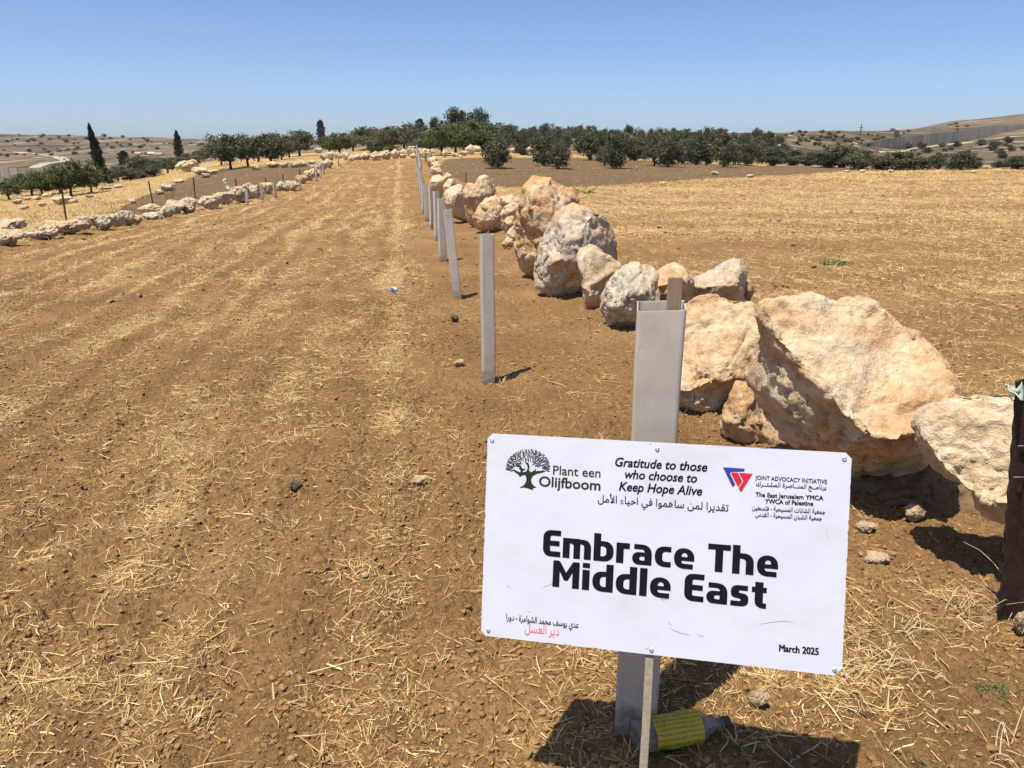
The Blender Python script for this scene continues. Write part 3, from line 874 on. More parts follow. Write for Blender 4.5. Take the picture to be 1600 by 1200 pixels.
OUT = [(293, 251, 268, 34), (315, 262, 273, 28), (333, 266, 273, 16), (303, 250, 258, 22), (322, 271, 278, 14), (262, 288, 298, 20), (250, 297, 304, 14), (282, 280, 286, 22), (28, 312, 319, 16), (43, 308, 314, 12), (58, 306, 313, 14), (74, 302, 308, 18), (98, 308, 320, 30), (115, 311, 318, 14), (38, 321, 328, 14), (66, 316, 323, 12), (140, 304, 309, 12), (165, 292, 297, 20), (185, 289, 295, 14), (207, 311, 318, 12), (372, 238, 248, 12), (400, 258, 266, 14), (426, 253, 262, 22), (445, 254, 262, 12), (462, 253, 262, 16), (474, 252, 260, 14), (488, 250, 257, 14), (497, 231, 239, 14), (520, 228, 233, 14)]
for i, (cx, t, b, w) in enumerate(OUT):
    px_rock(cx, t, b, w, f'{"pale outcrop rock" if w > 20 else "small pale stone"} on the dry left slope, {ORD[i]} from the outcrop', g, (random.uniform(.1, .4), .3, 1.0), name='field_stone', cat='stone')
g = 'stones around the orchard edge'
OR = [(695, 235, 245, 10), (711, 239, 246, 12), (725, 236, 243, 12), (735, 227, 241, 16), (745, 228, 238, 14), (757, 227, 235, 16), (720, 243, 247, 8), (764, 216, 222, 14), (779, 216, 222, 8), (808, 232, 240, 22), (825, 230, 238, 16), (818, 236, 242, 18), (835, 226, 232, 14), (880, 226, 232, 10), (905, 205, 215, 12), (945, 228, 236, 12), (990, 214, 226, 12), (1018, 212, 218, 10), (1060, 218, 226, 20), (1105, 226, 232, 18), (1117, 268, 273, 12), (1035, 284, 289, 10), (1172, 273, 278, 12), (1323, 266, 270, 10), (1347, 265, 270, 10), (1392, 265, 270, 9), (1520, 266, 271, 9), (1542, 259, 265, 12), (1206, 253, 258, 10), (800, 214, 220, 12), (868, 206, 212, 12), (897, 216, 222, 14), (915, 234, 240, 12), (955, 214, 219, 14), (968, 222, 228, 12), (985, 232, 238, 10), (1006, 222, 227, 14), (1038, 224, 230, 12), (1068, 228, 233, 14), (1092, 220, 226, 12), (1120, 218, 223, 14), (1150, 232, 237, 12), (1175, 228, 233, 14), (1195, 234, 239, 12), (1218, 226, 231, 12)]
for i, (cx, t, b, w) in enumerate(OR):
    px_rock(cx, t, b, w, f'{"pale ledge" if w > 13 else "small pale stone"} at the right orchard edge, {ORD[i]} stone from the strip wall', g, (random.uniform(.1, .4), .3, 1.0), name='field_stone', cat='stone')

# ------------------------------------------------------------------ loose stones on the soil near the camera
STN = [('flat pale stone on the soil right of the sign', 1366, 884, 38, 20), ('pinkish stone in the straw at right of the bottle', 1183, 1106, 30, 24), ('tiny cream stone on bare soil left of the sign', 572, 905, 14, 10), ('small white pebble far left of the sign, low in the field', 454, 1060, 13, 10),
       ('dark clod shaped stone near the left band of straw', 463, 768, 20, 16), ('dark round clod on the soil between the second and third tree guards', 711, 503, 12, 11), ('small pale stone beside the second tree guard', 718, 572, 16, 9), ('buff stone in the lower left corner field', 250, 965, 12, 9), ('cream pebble beside a long straw, lower left', 196, 1132, 12, 9),
       ('pale chip on the straw band left of the tree guards', 655, 757, 22, 9), ('small buff stone on bare soil below the rusty post', 1524, 1118, 12, 9), ('reddish clod on bare soil right of the sign shadow', 1353, 1130, 22, 16), ('pale rubble stone in the light patch under the cream boulder', 1425, 815, 34, 26),
       ('buff stone lying at the edge of the shade below the boulders', 1352, 836, 30, 18), ('small white stone out in the right field', 1310, 362, 9, 5), ('cream stone chip near the middle of the right field', 1030, 357, 9, 5), ('pale stone against the foot of the rusty post', 1594, 990, 26, 34)]
for i, (lb, x, y, w, h) in enumerate(STN):
    o = px_rock(x, y - h, y, w, lb, 'loose stones on the soil', (0.5, 0.1, 0.75) if 'dark' not in lb and 'clod' not in lb else (1.0, 0.0, 0.22), name='loose_stone', cat='stone', lumpi=i % 10)

# ------------------------------------------------------------------ tree guards, sign, bottles
def rrect(w, d, r, n=4):
    out = []
    for cx, cy, a0 in ((w / 2 - r, d / 2 - r, 0), (-w / 2 + r, d / 2 - r, 90), (-w / 2 + r, -d / 2 + r, 180), (w / 2 - r, -d / 2 + r, 270)):
        for i in range(n + 1):
            a = math.radians(a0 + 90 * i / n)
            out.append((cx + r * math.cos(a), cy + r * math.sin(a)))
    return out
def shelter_mesh(w, d, h, seed, t=0.003):
    rs = np.random.default_rng(seed)
    rows = 14
    o, i_ = np.array(rrect(w, d, 0.011)), np.array(rrect(w - 2 * t, d - 2 * t, 0.009))
    n = len(o)
    V, F = [], []
    ph = rs.uniform(0, 6, 4)
    for ring in (o, i_):
        for k in range(rows + 1):
            z = h * k / rows
            wob = np.array([0.0025 * math.sin(z * 7 + ph[0]), 0.002 * math.sin(z * 6 + ph[1])])
            bul = 1 + 0.02 * math.sin(z * 5 + ph[2])
            for q in ring:
                V.append((q[0] * bul + wob[0], q[1] / bul + wob[1], z + (0.004 * math.sin(q[0] * 30 + ph[3]) if k == rows else 0)))
    m = (rows + 1) * n
    for k in range(rows):
        for j in range(n):
            a, b = k * n + j, k * n + (j + 1) % n
            F.append((a, b, b + n, a + n))
            F.append((m + b, m + a, m + a + n, m + b + n))
    for j in range(n):
        a, b = rows * n + j, rows * n + (j + 1) % n
        F.append((a, b, m + b, m + a))
        F.append((m + j, m + (j + 1) % n, (j + 1) % n, j))
    return np_mesh('sleeve', np.array(V), np.array(F), False)
def box_bm(bm, c, s, rot=None):
    r = bmesh.ops.create_cube(bm, size=1)
    mat = Matrix.Translation(c) @ (rot.to_4x4() if rot is not None else Matrix.Identity(4)) @ Matrix.Diagonal((*s, 1))
    bmesh.ops.transform(bm, matrix=mat, verts=r['verts'])
    return r['verts']
def stake_obj(parent, w, d, z0, z1, x, y, mat, name='stake'):
    bm = bmesh.new()
    box_bm(bm, (0, 0, (z0 + z1) / 2), (w, d, z1 - z0))
    bmesh.ops.subdivide_edges(bm, edges=[e for e in bm.edges if abs(e.verts[0].co.z - e.verts[1].co.z) > 0.1], cuts=6)
    bmesh.ops.bevel(bm, geom=bm.edges[:], offset=0.0012, segments=1, affect='EDGES')
    for v in bm.verts:
        v.co.x += 0.0012 * math.sin(v.co.z * 9) + random.uniform(-.0004, .0004)
    o = bm_obj(name, bm, mat, parent)
    o.location = (x, y, 0)
    return o
def shelter(p, h, w, d, rz, lean, label, seed, stake=True, group='tree guards along the row'):
    root = empty('tree_guard', p)
    root.rotation_euler = (lean[1], lean[0], rz)
    tag(root, label, 'tree guard', group)
    link('sleeve', shelter_mesh(w, d, h + 0.03, seed), M['shelter'], root, (0, 0, -0.03))
    if stake:
        stake_obj(root, 0.022, 0.018, -0.05, h * 0.93, -w * 0.18, d / 2 - 0.016, M['wood'])
    return root
p = gp(999, 1160)
p[1] += 0.075
T1 = shelter(p, 1.222, 0.114, 0.130, math.radians(-9), (math.radians(0.3), 0), 'nearest and tallest tree guard, standing behind the white sign', 1, stake=False)
stake_obj(T1, 0.034, 0.019, -0.05, 1.290, 0.030, 0.018, M['wood'])
near_lab = ['second tree guard from the sign, upright and alone on bare soil', 'third tree guard from the sign, leaning left at the top', 'fourth tree guard from the sign, half behind the leaning one', 'fifth tree guard from the sign', 'sixth tree guard from the sign, a narrow one',
            'seventh tree guard from the sign', 'eighth tree guard from the sign', 'ninth tree guard from the sign']
NT_ = [(763, 597, 367, 0.092, 0.0, 12), (715, 465, 327, 0.094, -5.2, 5), (692, 409, 310, 0.10, -0.6, 20), (683, 376, 304, 0.095, 0.5, 30), (674.5, 359, 295, 0.07, 0, 40), (667, 345, 291, 0.09, -1.5, 15), (662.5, 334, 285, 0.09, -.5, 33), (658.5, 317, 267, 0.09, 0, 10)]
for i, (x, y, t, w, ln, rz) in enumerate(NT_):
    p = gp(x, y)
    d = ray(x, t)
    h = CAM_H + d[2] / d[1] * p[1] - p[2]
    shelter(p, max(0.85, h), w, w * 0.85, math.radians(rz), (math.radians(ln), 0), near_lab[i], 10 + i)
p9 = hit(658.5, 317)
pe = hit(652, 249)
n_more = 10
proto_far = None
for i in range(n_more):
    f = (i + 1) / n_more
    q = p9 * (1 - f) + pe * f + np.array([random.uniform(-.08, .08), 0, 0])
    q[2] = gz(q[0], q[1])[0]
    lab = f'distant tree guard far up the row, {ORD[9 + i]} from the sign'
    if proto_far is None:
        proto_far = shelter(q, 0.98, 0.09, 0.08, .3, (0, 0), lab, 40)
    else:
        c = copy_tree(proto_far)
        c.location = q
        c.rotation_euler = (random.uniform(-.03, .03), random.uniform(-.04, .04), random.uniform(0, 1))
        c['label'] = lab
proto_l = None
for i, (x, t, y) in enumerate([(387, 297, 319), (410, 289, 312), (431, 284, 308), (447, 282, 299), (469, 284, 297), (495, 270, 284), (501, 263, 279), (506, 259, 272), (529, 246, 258)]):
    q = gp(x, y)
    h = (y - t) / FPX * depth_of(q)
    lab = f'short pale tree guard in front of the left field wall, {ORD[i]} from the left'
    if proto_l is None:
        proto_l = shelter(q, h, 0.085, 0.075, .2, (0, 0), lab, 60, True, 'tree guards by the left wall')
        h0 = h
    else:
        c = copy_tree(proto_l)
        c.location = q
        c.rotation_euler = (0, random.uniform(-.05, .05), random.uniform(0, 1))
        c.scale = (1, 1, h / h0)
        c['label'] = lab

# --- sign board: plane found from its four corners in the photo
SO = np.array([-0.057, 1.692, 0.955])
SA = np.array([0.780, -0.174, 0.021]); SA /= np.linalg.norm(SA)
SB = np.array([-0.016, -0.131, -0.462]); SB -= SA * (SA @ SB); SB /= np.linalg.norm(SB)
SN = np.cross(SB, SA)
if SN[1] > 0: SN = -SN
SW, SH = 0.80, 0.480
def suv(px, py):
    d = ray(px, py)
    o = np.array([0, 0, CAM_H])
    t = ((SO - o) @ SN) / (d @ SN)
    q = o + d * t - SO
    return np.array([q @ SA, q @ SB])
sign_root = empty('sign', tuple(SO))
SM = Matrix((( SA[0], -SB[0], SN[0]), (SA[1], -SB[1], SN[1]), (SA[2], -SB[2], SN[2])))
sign_root.rotation_euler = SM.to_euler()
tag(sign_root, 'white printed sign board on a thin wooden stake', 'sign')
def extrude_polys(name, polys, z0, z1, mat, parent, holes=True):
    """flat outlines (with holes) in sign coordinates (x right, y up) as one slab"""
    cu = bpy.data.curves.new(name, 'CURVE')
    cu.dimensions = '2D'
    cu.fill_mode = 'BOTH'
    cu.extrude = (z1 - z0) / 2
    for pl in polys:
        sp = cu.splines.new('POLY')
        sp.points.add(len(pl) - 1)
        for pt, q in zip(sp.points, pl): pt.co = (q[0], q[1], 0, 1)
        sp.use_cyclic_u = True
    return curve_to_obj(name, cu, (z0 + z1) / 2, mat, parent)
def curve_to_obj(name, cu, z, mat, parent):
    tmp = bpy.data.objects.new('tmp', cu)
    COL.objects.link(tmp)
    bpy.context.view_layer.update()
    me = bpy.data.meshes.new_from_object(tmp.evaluated_get(bpy.context.evaluated_depsgraph_get()))
    bpy.data.objects.remove(tmp)
    me.name = name
    me.materials.clear()
    me.materials.append(mat)
    o = link(name, me, mat, parent, (0, 0, z))
    return o
def S2(px, py):
    u = suv(px, py)
    return (u[0], -u[1])
def rpoly(pts, n=5):
    out = []
    m = len(pts)
    for i in range(m):
        x, y, r = (*pts[i], 0)[:3]
        if r <= 0:
            out.append((x, y)); continue
        a, b = Vector(pts[i - 1][:2]), Vector(pts[(i + 1) % m][:2])
        c = Vector((x, y))
        da, db = (a - c), (b - c)
        r1 = min(r, da.length * .5 if len(pts[i - 1]) > 2 and pts[i - 1][2] > 0 else da.length, db.length * .5 if len(pts[(i + 1) % m]) > 2 and pts[(i + 1) % m][2] > 0 else db.length)
        p0, p1 = c + da.normalized() * r1, c + db.normalized() * r1
        for k in range(n + 1):
            t = k / n
            w = 0.60
            k0, k1 = p0.lerp(c, w), p1.lerp(c, w)
            q = p0 * (1 - t) ** 3 + k0 * 3 * t * (1 - t) ** 2 + k1 * 3 * t * t * (1 - t) + p1 * t ** 3
            out.append((q.x, q.y))
    return out
# board, slightly chipped edge
bd = []
for (a, b) in (((0.012, 0), (SW - .012, 0)), ((SW, -.012), (SW, -SH + .016)), ((SW - .016, -SH), (0.012, -SH)), ((0, -SH + .012), (0, -.012))):
    n = 60
    for i in range(n + 1):
        q = np.array(a) * (1 - i / n) + np.array(b) * i / n
        if 0 < i < n and random.random() < 0.10: q = q + (np.array([SW / 2, -SH / 2]) - q) * random.uniform(0.001, 0.005)
        bd.append(tuple(q))
extrude_polys('board', [bd], -0.003, 0.0, M['sign'], sign_root)
LZ0, LZ1 = 0.0004, 0.0010
GL = {'E': (.66, [[(0, 0, .22), (.64, 0), (.64, .20), (.26, .20, .05), (.26, .41), (.60, .41), (.60, .60), (.26, .60), (.26, .80, .05), (.64, .80), (.64, 1), (0, 1, .22)]]),
      'm': (1.05, [[(0, 0), (.25, 0), (.25, .56), (.39, .55, .07), (.39, 0), (.63, 0), (.63, .56), (.77, .55, .07), (.77, 0), (1.02, 0), (1.02, .75, .24), (.64, .73), (.6, .75), (0, .75)]]),
      'b': (.74, [[(0, 0), (.71, 0, .26), (.71, .75, .26), (.25, .75), (.25, 1.03), (0, 1.03)], [(.25, .18), (.25, .56), (.45, .56, .10), (.45, .18, .10)]]),
      'd': (.74, [[(.71, 0), (.71, 1.03), (.46, 1.03), (.46, .75), (0, .75, .26), (0, 0, .26)], [(.26, .18, .1), (.46, .18), (.46, .56), (.26, .56, .1)]]),
      'r': (.50, [[(0, 0), (.26, 0), (.26, .54, .03), (.47, .54), (.47, .75), (.26, .75), (0, .75)]]),
      'a': (.72, [[(0, 0, .2), (.68, 0), (.68, .75, .26), (.06, .75), (.06, .57), (.43, .57, .08), (.43, .46), (0, .46, .2)], [(.25, .16, .06), (.25, .31, .06), (.43, .31), (.43, .16)]]),
      'c': (.60, [[(0, 0, .26), (.56, 0), (.56, .19), (.26, .19, .08), (.26, .56, .08), (.56, .56), (.56, .75), (0, .75, .26)]]),
      'e': (.73, [[(0, 0, .26), (.65, 0), (.65, .18), (.26, .18, .06), (.26, .29), (.69, .29), (.69, .75, .27), (0, .75, .27)], [(.26, .43), (.26, .58, .08), (.45, .58, .08), (.45, .43)]]),
      'T': (.76, [[(.25, 0), (.51, 0), (.51, .80), (.76, .80), (.76, 1), (0, 1), (0, .80), (.25, .80)]]),
      'h': (.75, [[(0, 0), (.25, 0), (.25, .56), (.45, .55, .09), (.45, 0), (.71, 0), (.71, .75, .25), (.25, .75), (.25, 1.03), (0, 1.03)]]),
      'M': (.97, [[(0, 0), (.24, 0), (.24, .60), (.40, .27, .03), (.53, .27, .03), (.69, .60), (.69, 0), (.93, 0), (.93, 1, .04), (.70, 1, .04), (.465, .57), (.23, 1, .04), (0, 1, .04)]]),
      'i': (.29, [[(0, 0), (.25, 0), (.25, .75), (0, .75)], [(0, .83), (.25, .83), (.25, 1.01), (0, 1.01)]]),
      'l': (.29, [[(0, 0), (.25, 0), (.25, 1.03), (0, 1.03)]]),
      's': (.60, [[(0, 0), (.57, 0, .22), (.57, .44, .17), (.26, .48, .03), (.26, .57, .03), (.54, .57), (.54, .75), (0, .75, .22), (0, .31, .17), (.32, .27, .03), (.32, .18, .03), (0, .18)]]),
      't': (.50, [[(.10, 0, .2), (.47, 0), (.47, .18), (.36, .18, .04), (.36, .56), (.47, .56), (.47, .75), (.36, .75), (.36, .93), (.10, .93), (.10, .75), (0, .75), (0, .56), (.10, .56)]]),
      ' ': (.28, [])}
def heavy(text, p0, p1, cap):
    """heavy lettering: p0, p1 baseline ends in photo pixels, cap = cap height in metres"""
    a, b = np.array(S2(*p0)), np.array(S2(*p1))
    gap = 0.065
    tot = sum(GL[c][0] + gap for c in text) - 0.04 - gap
    sx = np.linalg.norm(b - a) / tot
    ang = math.atan2(b[1] - a[1], b[0] - a[0])
    polys, x = [], 0.0
    for c in text:
        for pl in GL[c][1]:
            q = rpoly([(v[0], v[1], v[2] * 1.3) if len(v) > 2 else v for v in pl])
            polys.append([(a[0] + math.cos(ang) * (x + u) * sx - math.sin(ang) * v * cap, a[1] + math.sin(ang) * (x + u) * sx + math.cos(ang) * v * cap) for u, v in q])
        x += GL[c][0] + gap
    return extrude_polys('lettering', polys, LZ0, LZ1, M['dark'], sign_root)
heavy('Embrace The', (848, 868), (1215, 902), 0.0612)
heavy('Middle East', (863, 916), (1196, 951), 0.0612)
FORMS = {'ا': 'FE8D FE8E', 'أ': 'FE83 FE84', 'ب': 'FE8F FE90 FE91 FE92', 'ت': 'FE95 FE96 FE97 FE98', 'ة': 'FE93 FE94', 'ج': 'FE9D FE9E FE9F FEA0', 'ح': 'FEA1 FEA2 FEA3 FEA4', 'د': 'FEA9 FEAA', 'ر': 'FEAD FEAE', 'س': 'FEB1 FEB2 FEB3 FEB4', 'ش': 'FEB5 FEB6 FEB7 FEB8',
         'ص': 'FEB9 FEBA FEBB FEBC', 'ط': 'FEC1 FEC2 FEC3 FEC4', 'ع': 'FEC9 FECA FECB FECC', 'ف': 'FED1 FED2 FED3 FED4', 'ق': 'FED5 FED6 FED7 FED8', 'ك': 'FED9 FEDA FEDB FEDC', 'ل': 'FEDD FEDE FEDF FEE0', 'م': 'FEE1 FEE2 FEE3 FEE4', 'ن': 'FEE5 FEE6 FEE7 FEE8', 'ه': 'FEE9 FEEA FEEB FEEC', 'و': 'FEED FEEE', 'ي': 'FEF1 FEF2 FEF3 FEF4', 'ء': 'FE80', 'ـ': '0640 0640 0640 0640', 'ﻻ': 'FEFB FEFC', 'ﻷ': 'FEF7 FEF8'}
def arabic(t):
    t = t.replace('لا', 'ﻻ').replace('لأ', 'ﻷ')
    out = []
    for i, c in enumerate(t):
        if c not in FORMS: out.append(c); continue
        f = [chr(int(v, 16)) for v in FORMS[c].split()]
        prev = i > 0 and t[i - 1] in FORMS and len(FORMS[t[i - 1]].split()) == 4
        nxt = len(f) == 4 and i + 1 < len(t) and t[i + 1] in FORMS and len(FORMS[t[i + 1]].split()) >= 2
        k = (3 if nxt else 1) if prev else (2 if nxt else 0)
        out.append(f[min(k, len(f) - 1)])
    return ''.join(reversed(out))
def text(s, p0, p1, size, mat, off=0.0, shear=0.0, name='lettering', bold=0.0):
    """line of text from baseline start p0 to end p1 (photo pixels); size in metres"""
    a, b = np.array(S2(*p0)), np.array(S2(*p1))
    cu = bpy.data.curves.new(name, 'FONT')
    cu.body = s
    cu.size = 1.0
    cu.offset = off
    cu.shear = shear
    cu.extrude = (LZ1 - LZ0) / 2 / size
    cu.resolution_u = 4
    o = curve_to_obj(name, cu, 0, mat, sign_root)
    me = o.data
    V = np.zeros(len(me.vertices) * 3)
    me.vertices.foreach_get('co', V)
    V = V.reshape(-1, 3)
    L = np.linalg.norm(b - a)
    x0, x1 = V[:, 0].min(), V[:, 0].max()
    V[:, 0] = (V[:, 0] - x0) * L / (x1 - x0)
    V[:, 1:] *= size
    ang = math.atan2(b[1] - a[1], b[0] - a[0])
    X = a[0] + V[:, 0] * math.cos(ang) - V[:, 1] * math.sin(ang)
    Y = a[1] + V[:, 0] * math.sin(ang) + V[:, 1] * math.cos(ang)
    me.vertices.foreach_set('co', np.stack([X, Y, V[:, 2] + (LZ0 + LZ1) / 2], 1).astype(np.float32).ravel())
    me.update()
    if bold:
        bm = bmesh.new()
        bm.from_mesh(me)
        for i in (1, 2):
            g_ = bmesh.ops.duplicate(bm, geom=[f for f in bm.faces[:len(me.polygons)]])
            bmesh.ops.translate(bm, vec=(bold * i, 0, 0.00012 * i), verts=[v for v in g_['geom'] if isinstance(v, bmesh.types.BMVert)])
        bm.to_mesh(me)
        bm.free()
    return o
text('Plant een', (864, 741), (938, 746), 0.0300, M['green'], 0.004)
text('Olijfboom', (842, 759), (938, 766), 0.0330, M['green'], 0.016)
text('Gratitude to those', (961, 728), (1105, 736.5), 0.0285, M['dark'], 0.017, 0.22)
text('who choose to', (976, 747), (1089, 754), 0.0285, M['dark'], 0.017, 0.22)
text('Keep Hope Alive', (967, 766), (1097, 774), 0.0285, M['dark'], 0.017, 0.22)
text(arabic('تقديرا لمن ساهموا في احياء الأمل'), (934, 784), (1138, 799), 0.0235, M['dark'], 0.004)
text('JOINT ADVOCACY INITIATIVE', (1180, 749), (1292, 756), 0.0128, M['dark'], 0.008)
text(arabic('برنامــج المنــاصرة المشتــرك'), (1181, 759), (1291, 765), 0.0140, M['dark'], 0.006)
text('The East Jerusalem YMCA', (1180, 775.5), (1286, 781.5), 0.0138, M['dark'], 0.0, bold=0.0003)
text('YWCA of Palestine', (1195, 786), (1270, 790), 0.0138, M['dark'], 0.0, bold=0.0003)
text(arabic('جمعية الشابات المسيحية - فلسطين'), (1175, 796), (1289, 803), 0.0135, M['dark'], 0.006)
text(arabic('جمعية الشبان المسيحية - القدس'), (1180, 806.5), (1284, 813), 0.0135, M['dark'], 0.006)
text(arabic('عدي يوسف محمد الشوامرة - دورا'), (791, 968), (904, 981), 0.0205, M['dark'], 0.006)
text(arabic('دير العسل'), (820, 987), (873, 993), 0.0300, M['redpen'], -0.006)
text('March 2025', (1217, 1017), (1278, 1023), 0.0215, M['dark'], 0.0, bold=0.0007)
def emblem(polys, mat, name, f=5.333, ox=750, oy=670):
    return extrude_polys(name, [[S2(ox + x / f, oy + y / f) for x, y in pl] for pl in polys], LZ0, LZ1, mat, sign_root)
trunk = [(330, 490), (365, 470), (385, 440), (387, 405), (372, 380), (345, 390), (330, 400), (322, 382), (275, 345), (292, 342), (330, 362), (342, 352), (326, 330), (332, 312), (315, 293), (332, 298), (352, 330), (380, 334), (358, 347), (352, 362), (384, 356), (398, 330), (393, 300), (375, 275), (402, 281), (413, 310), (406, 346), (428, 362), (452, 345), (465, 330), (462, 352), (500, 350), (552, 350), (520, 363), (470, 374), (440, 392), (425, 420), (430, 450), (450, 475), (470, 487), (440, 492), (442, 510), (400, 494), (365, 487)]
emblem([trunk], M['green'], 'tree_emblem')
lv = []
rl = random.Random(4)
for ring in range(9):
    rr_ = 0.30 + ring * 0.085
    n = int(8 + ring * 4.2)
    for i in range(n):
        a = math.radians(-28 + 236 * (i + rl.uniform(-.25, .25)) / n)
        cx, cy = 400 + math.cos(a) * 178 * rr_ + rl.uniform(-3, 3), 322 - math.sin(a) * 148 * rr_ + rl.uniform(-3, 3)
        if abs(cx - 395) < 42 and cy > 272: continue
        if cy > 352 or (cy > 318 and abs(cx - 400) < 120): continue
        t = a + rl.uniform(-.45, .45)
        L, W = rl.uniform(10, 13.5), rl.uniform(3.0, 4.2)
        ux, uy = math.cos(t), -math.sin(t)
        lv.append([(cx + ux * L * math.cos(q) - uy * W * math.sin(q), cy + uy * L * math.cos(q) + ux * W * math.sin(q)) for q in [k * math.pi / 4 for k in range(8)]])
emblem(lv, M['green'], 'leaf_emblem')
emblem([[(478, 213), (658, 225), (653, 247), (546, 250), (535, 266), (579, 354), (566, 374), (553, 369)]], M['blue'], 'blue_emblem', 5.333, 1040, 690)
emblem([[(552, 257), (602, 259), (638, 330), (604, 378), (546, 268)], [(612, 259), (724, 267), (632, 416), (617, 410), (609, 386), (648, 330)]], M['red'], 'red_emblem', 5.333, 1040, 690)
# scuffs
def scuff(pts, w):
    q = np.array([S2(*p) for p in pts])
    d = np.gradient(q, axis=0)
    nrm = np.stack([-d[:, 1], d[:, 0]], 1)
    nrm /= np.linalg.norm(nrm, axis=1)[:, None]
    ww = w * np.sin(np.linspace(0.25, math.pi - 0.1, len(q)))[:, None]
    return [tuple(v) for v in np.vstack([q + nrm * ww, (q - nrm * ww)[::-1]])]
sc = [scuff([(1047, 980), (1052, 984), (1064, 989), (1078, 992)], .0011), scuff([(1088, 989), (1094, 993), (1101, 994)], .0012), scuff([(1188, 975), (1205, 972), (1225, 970), (1240, 972)], .0005), scuff([(848, 918), (860, 913), (870, 905), (873, 898)], .0006), scuff([(1031, 933), (1036, 937), (1042, 936)], .0012),
      scuff([(791, 913), (795, 917), (797, 915)], .0011), scuff([(824, 953), (827, 957), (829, 954)], .001), scuff([(880, 1004), (887, 1007), (894, 1008)], .001), scuff([(1043, 971), (1047, 975), (1049, 976)], .0013), scuff([(1291, 828), (1293, 838), (1294, 846)], .0006), scuff([(1008, 1012), (1012, 1014), (1014, 1010)], .0014), scuff([(1014, 691), (1016, 694), (1018, 693)], .0012), scuff([(760, 730), (760, 735), (761, 738)], .0012)]
for q in sc: extrude_polys('scuff_mark', [q], LZ0, LZ0 + 0.0003, M['scuff'], sign_root)
def screw(px, py):
    x, y = S2(px, py)
    bm = bmesh.new()
    prof = [(0.0, 0.0026), (0.0013, 0.0022), (0.0016, 0.0030), (0.0040, 0.0024), (0.0052, 0.0009), (0.0053, 0.0002)]
    rings = []
    for r, z in prof:
        rings.append([bm.verts.new((x + r * math.cos(a), y + r * math.sin(a), z)) for a in [k * math.pi / 6 for k in range(12)]] if r > 0 else [bm.verts.new((x, y, z))])
    for i in range(len(rings) - 1):
        a, b = rings[i], rings[i + 1]
        for j in range(12):
            if len(a) == 1: bm.faces.new((a[0], b[j], b[(j + 1) % 12]))
            else: bm.faces.new((a[j], b[j], b[(j + 1) % 12], a[(j + 1) % 12]))
    return bm_obj('screw', bm, M['steel'], sign_root, True)
for q in ((769, 688), (1027, 702), (1319, 717), (763, 985), (1018, 1016), (1304, 1047)): screw(*q)
u = suv(1022, 850)
st = stake_obj(sign_root, 0.019, 0.014, -1.12, -0.004, u[0] + 0.012, 0, M['wood2'])
st.rotation_euler = (-math.pi / 2, 0, 0)
st.data.transform(Matrix.Rotation(math.pi / 2, 4, 'X') @ Matrix.Identity(4))
st.rotation_euler = (0, 0, math.radians(-0.6))
# after the turn the stake runs along the sign's y axis
co = np.array([v.co[:] for v in st.data.vertices])
if abs(co[:, 1]).max() < 0.1:
    pass
if co[:, 1].max() > 0.5:
    st.data.transform(Matrix.Rotation(math.pi, 4, 'X'))
st.location = (u[0] + 0.004, 0, -0.0135)

# --- bottles
def lathe(name, prof, mat, parent, seg=28, crush=0.0, seed=0):
    """profile (r, x) turned about the x axis"""
    V, F = [], []
    rs = np.random.default_rng(seed)
    for (r, x) in prof:
        for k in range(seg):
            a = 2 * math.pi * k / seg
            V.append((x, r * math.cos(a), r * math.sin(a)))
    V = np.array(V)
    if crush:
        nn = noise(V * 22 + seed) * crush
        rad = np.hypot(V[:, 1], V[:, 2])[:, None]
        V[:, 1:] *= 1 + nn[:, None] * np.minimum(1, rad / 0.02)
    for i in range(len(prof) - 1):
        for k in range(seg):
            a, b = i * seg + k, i * seg + (k + 1) % seg
            F.append((a, b, b + seg, a + seg))
    return link(name, np_mesh(name, V, np.array(F), True), mat, parent)
def bottle(loc, yaw, tilt, R, L, label, body_mat, lab_mat, lab_range, cap_mat, crush, roll=0.0):
    root = empty('bottle', loc)
    root.rotation_euler = (roll, tilt, yaw)
    tag(root, label, 'bottle')
    prof = [(0.0005, 0.006), (R * 0.6, 0.004), (R * 0.92, 0.0), (R, 0.012)]
    for i in range(1, 15):
        f = i / 15
        prof.append((R * (0.985 + 0.015 * math.cos(f * 40)), 0.012 + f * (L * 0.62 - 0.012)))
    for i in range(0, 9):
        f = i / 8
        prof.append((0.0145 + (R - 0.0145) * (0.5 + 0.5 * math.cos(math.pi * f)), L * 0.62 + f * L * 0.27))
    prof += [(0.0145, L * 0.91), (0.018, L * 0.915), (0.018, L * 0.925), (0.0135, L * 0.93), (0.0135, L * 0.985), (0.0120, L * 0.99)]
    lathe('bottle_body', prof, body_mat, root, 28, crush, 3)
    a, b = lab_range
    lathe('label', [(R * 1.012, L * (a + (b - a) * i / 10)) for i in range(11)], lab_mat, root, 28, crush, 3)
    lathe('cap', [(0.0142, L * 0.945), (0.0160, L * 0.945), (0.0160, L * 1.0), (0.0140, L * 1.005), (0.0005, L * 1.005)], cap_mat, root, 20)
    return root
a, b = gp(984, 1158), gp(1134, 1131)
yaw = math.atan2(b[1] - a[1], b[0] - a[0])
bottle((a[0] + .005, a[1] - .035, max(a[2], b[2]) + 0.040), yaw, 0.02, 0.046, 0.285, 'dirty clear bottle with a yellow label lying at the foot of the sign stake', M['clear'], M['label'], (0.17, 0.66), M['cap'], 0.16, 0.6)
a = gp(606, 462)
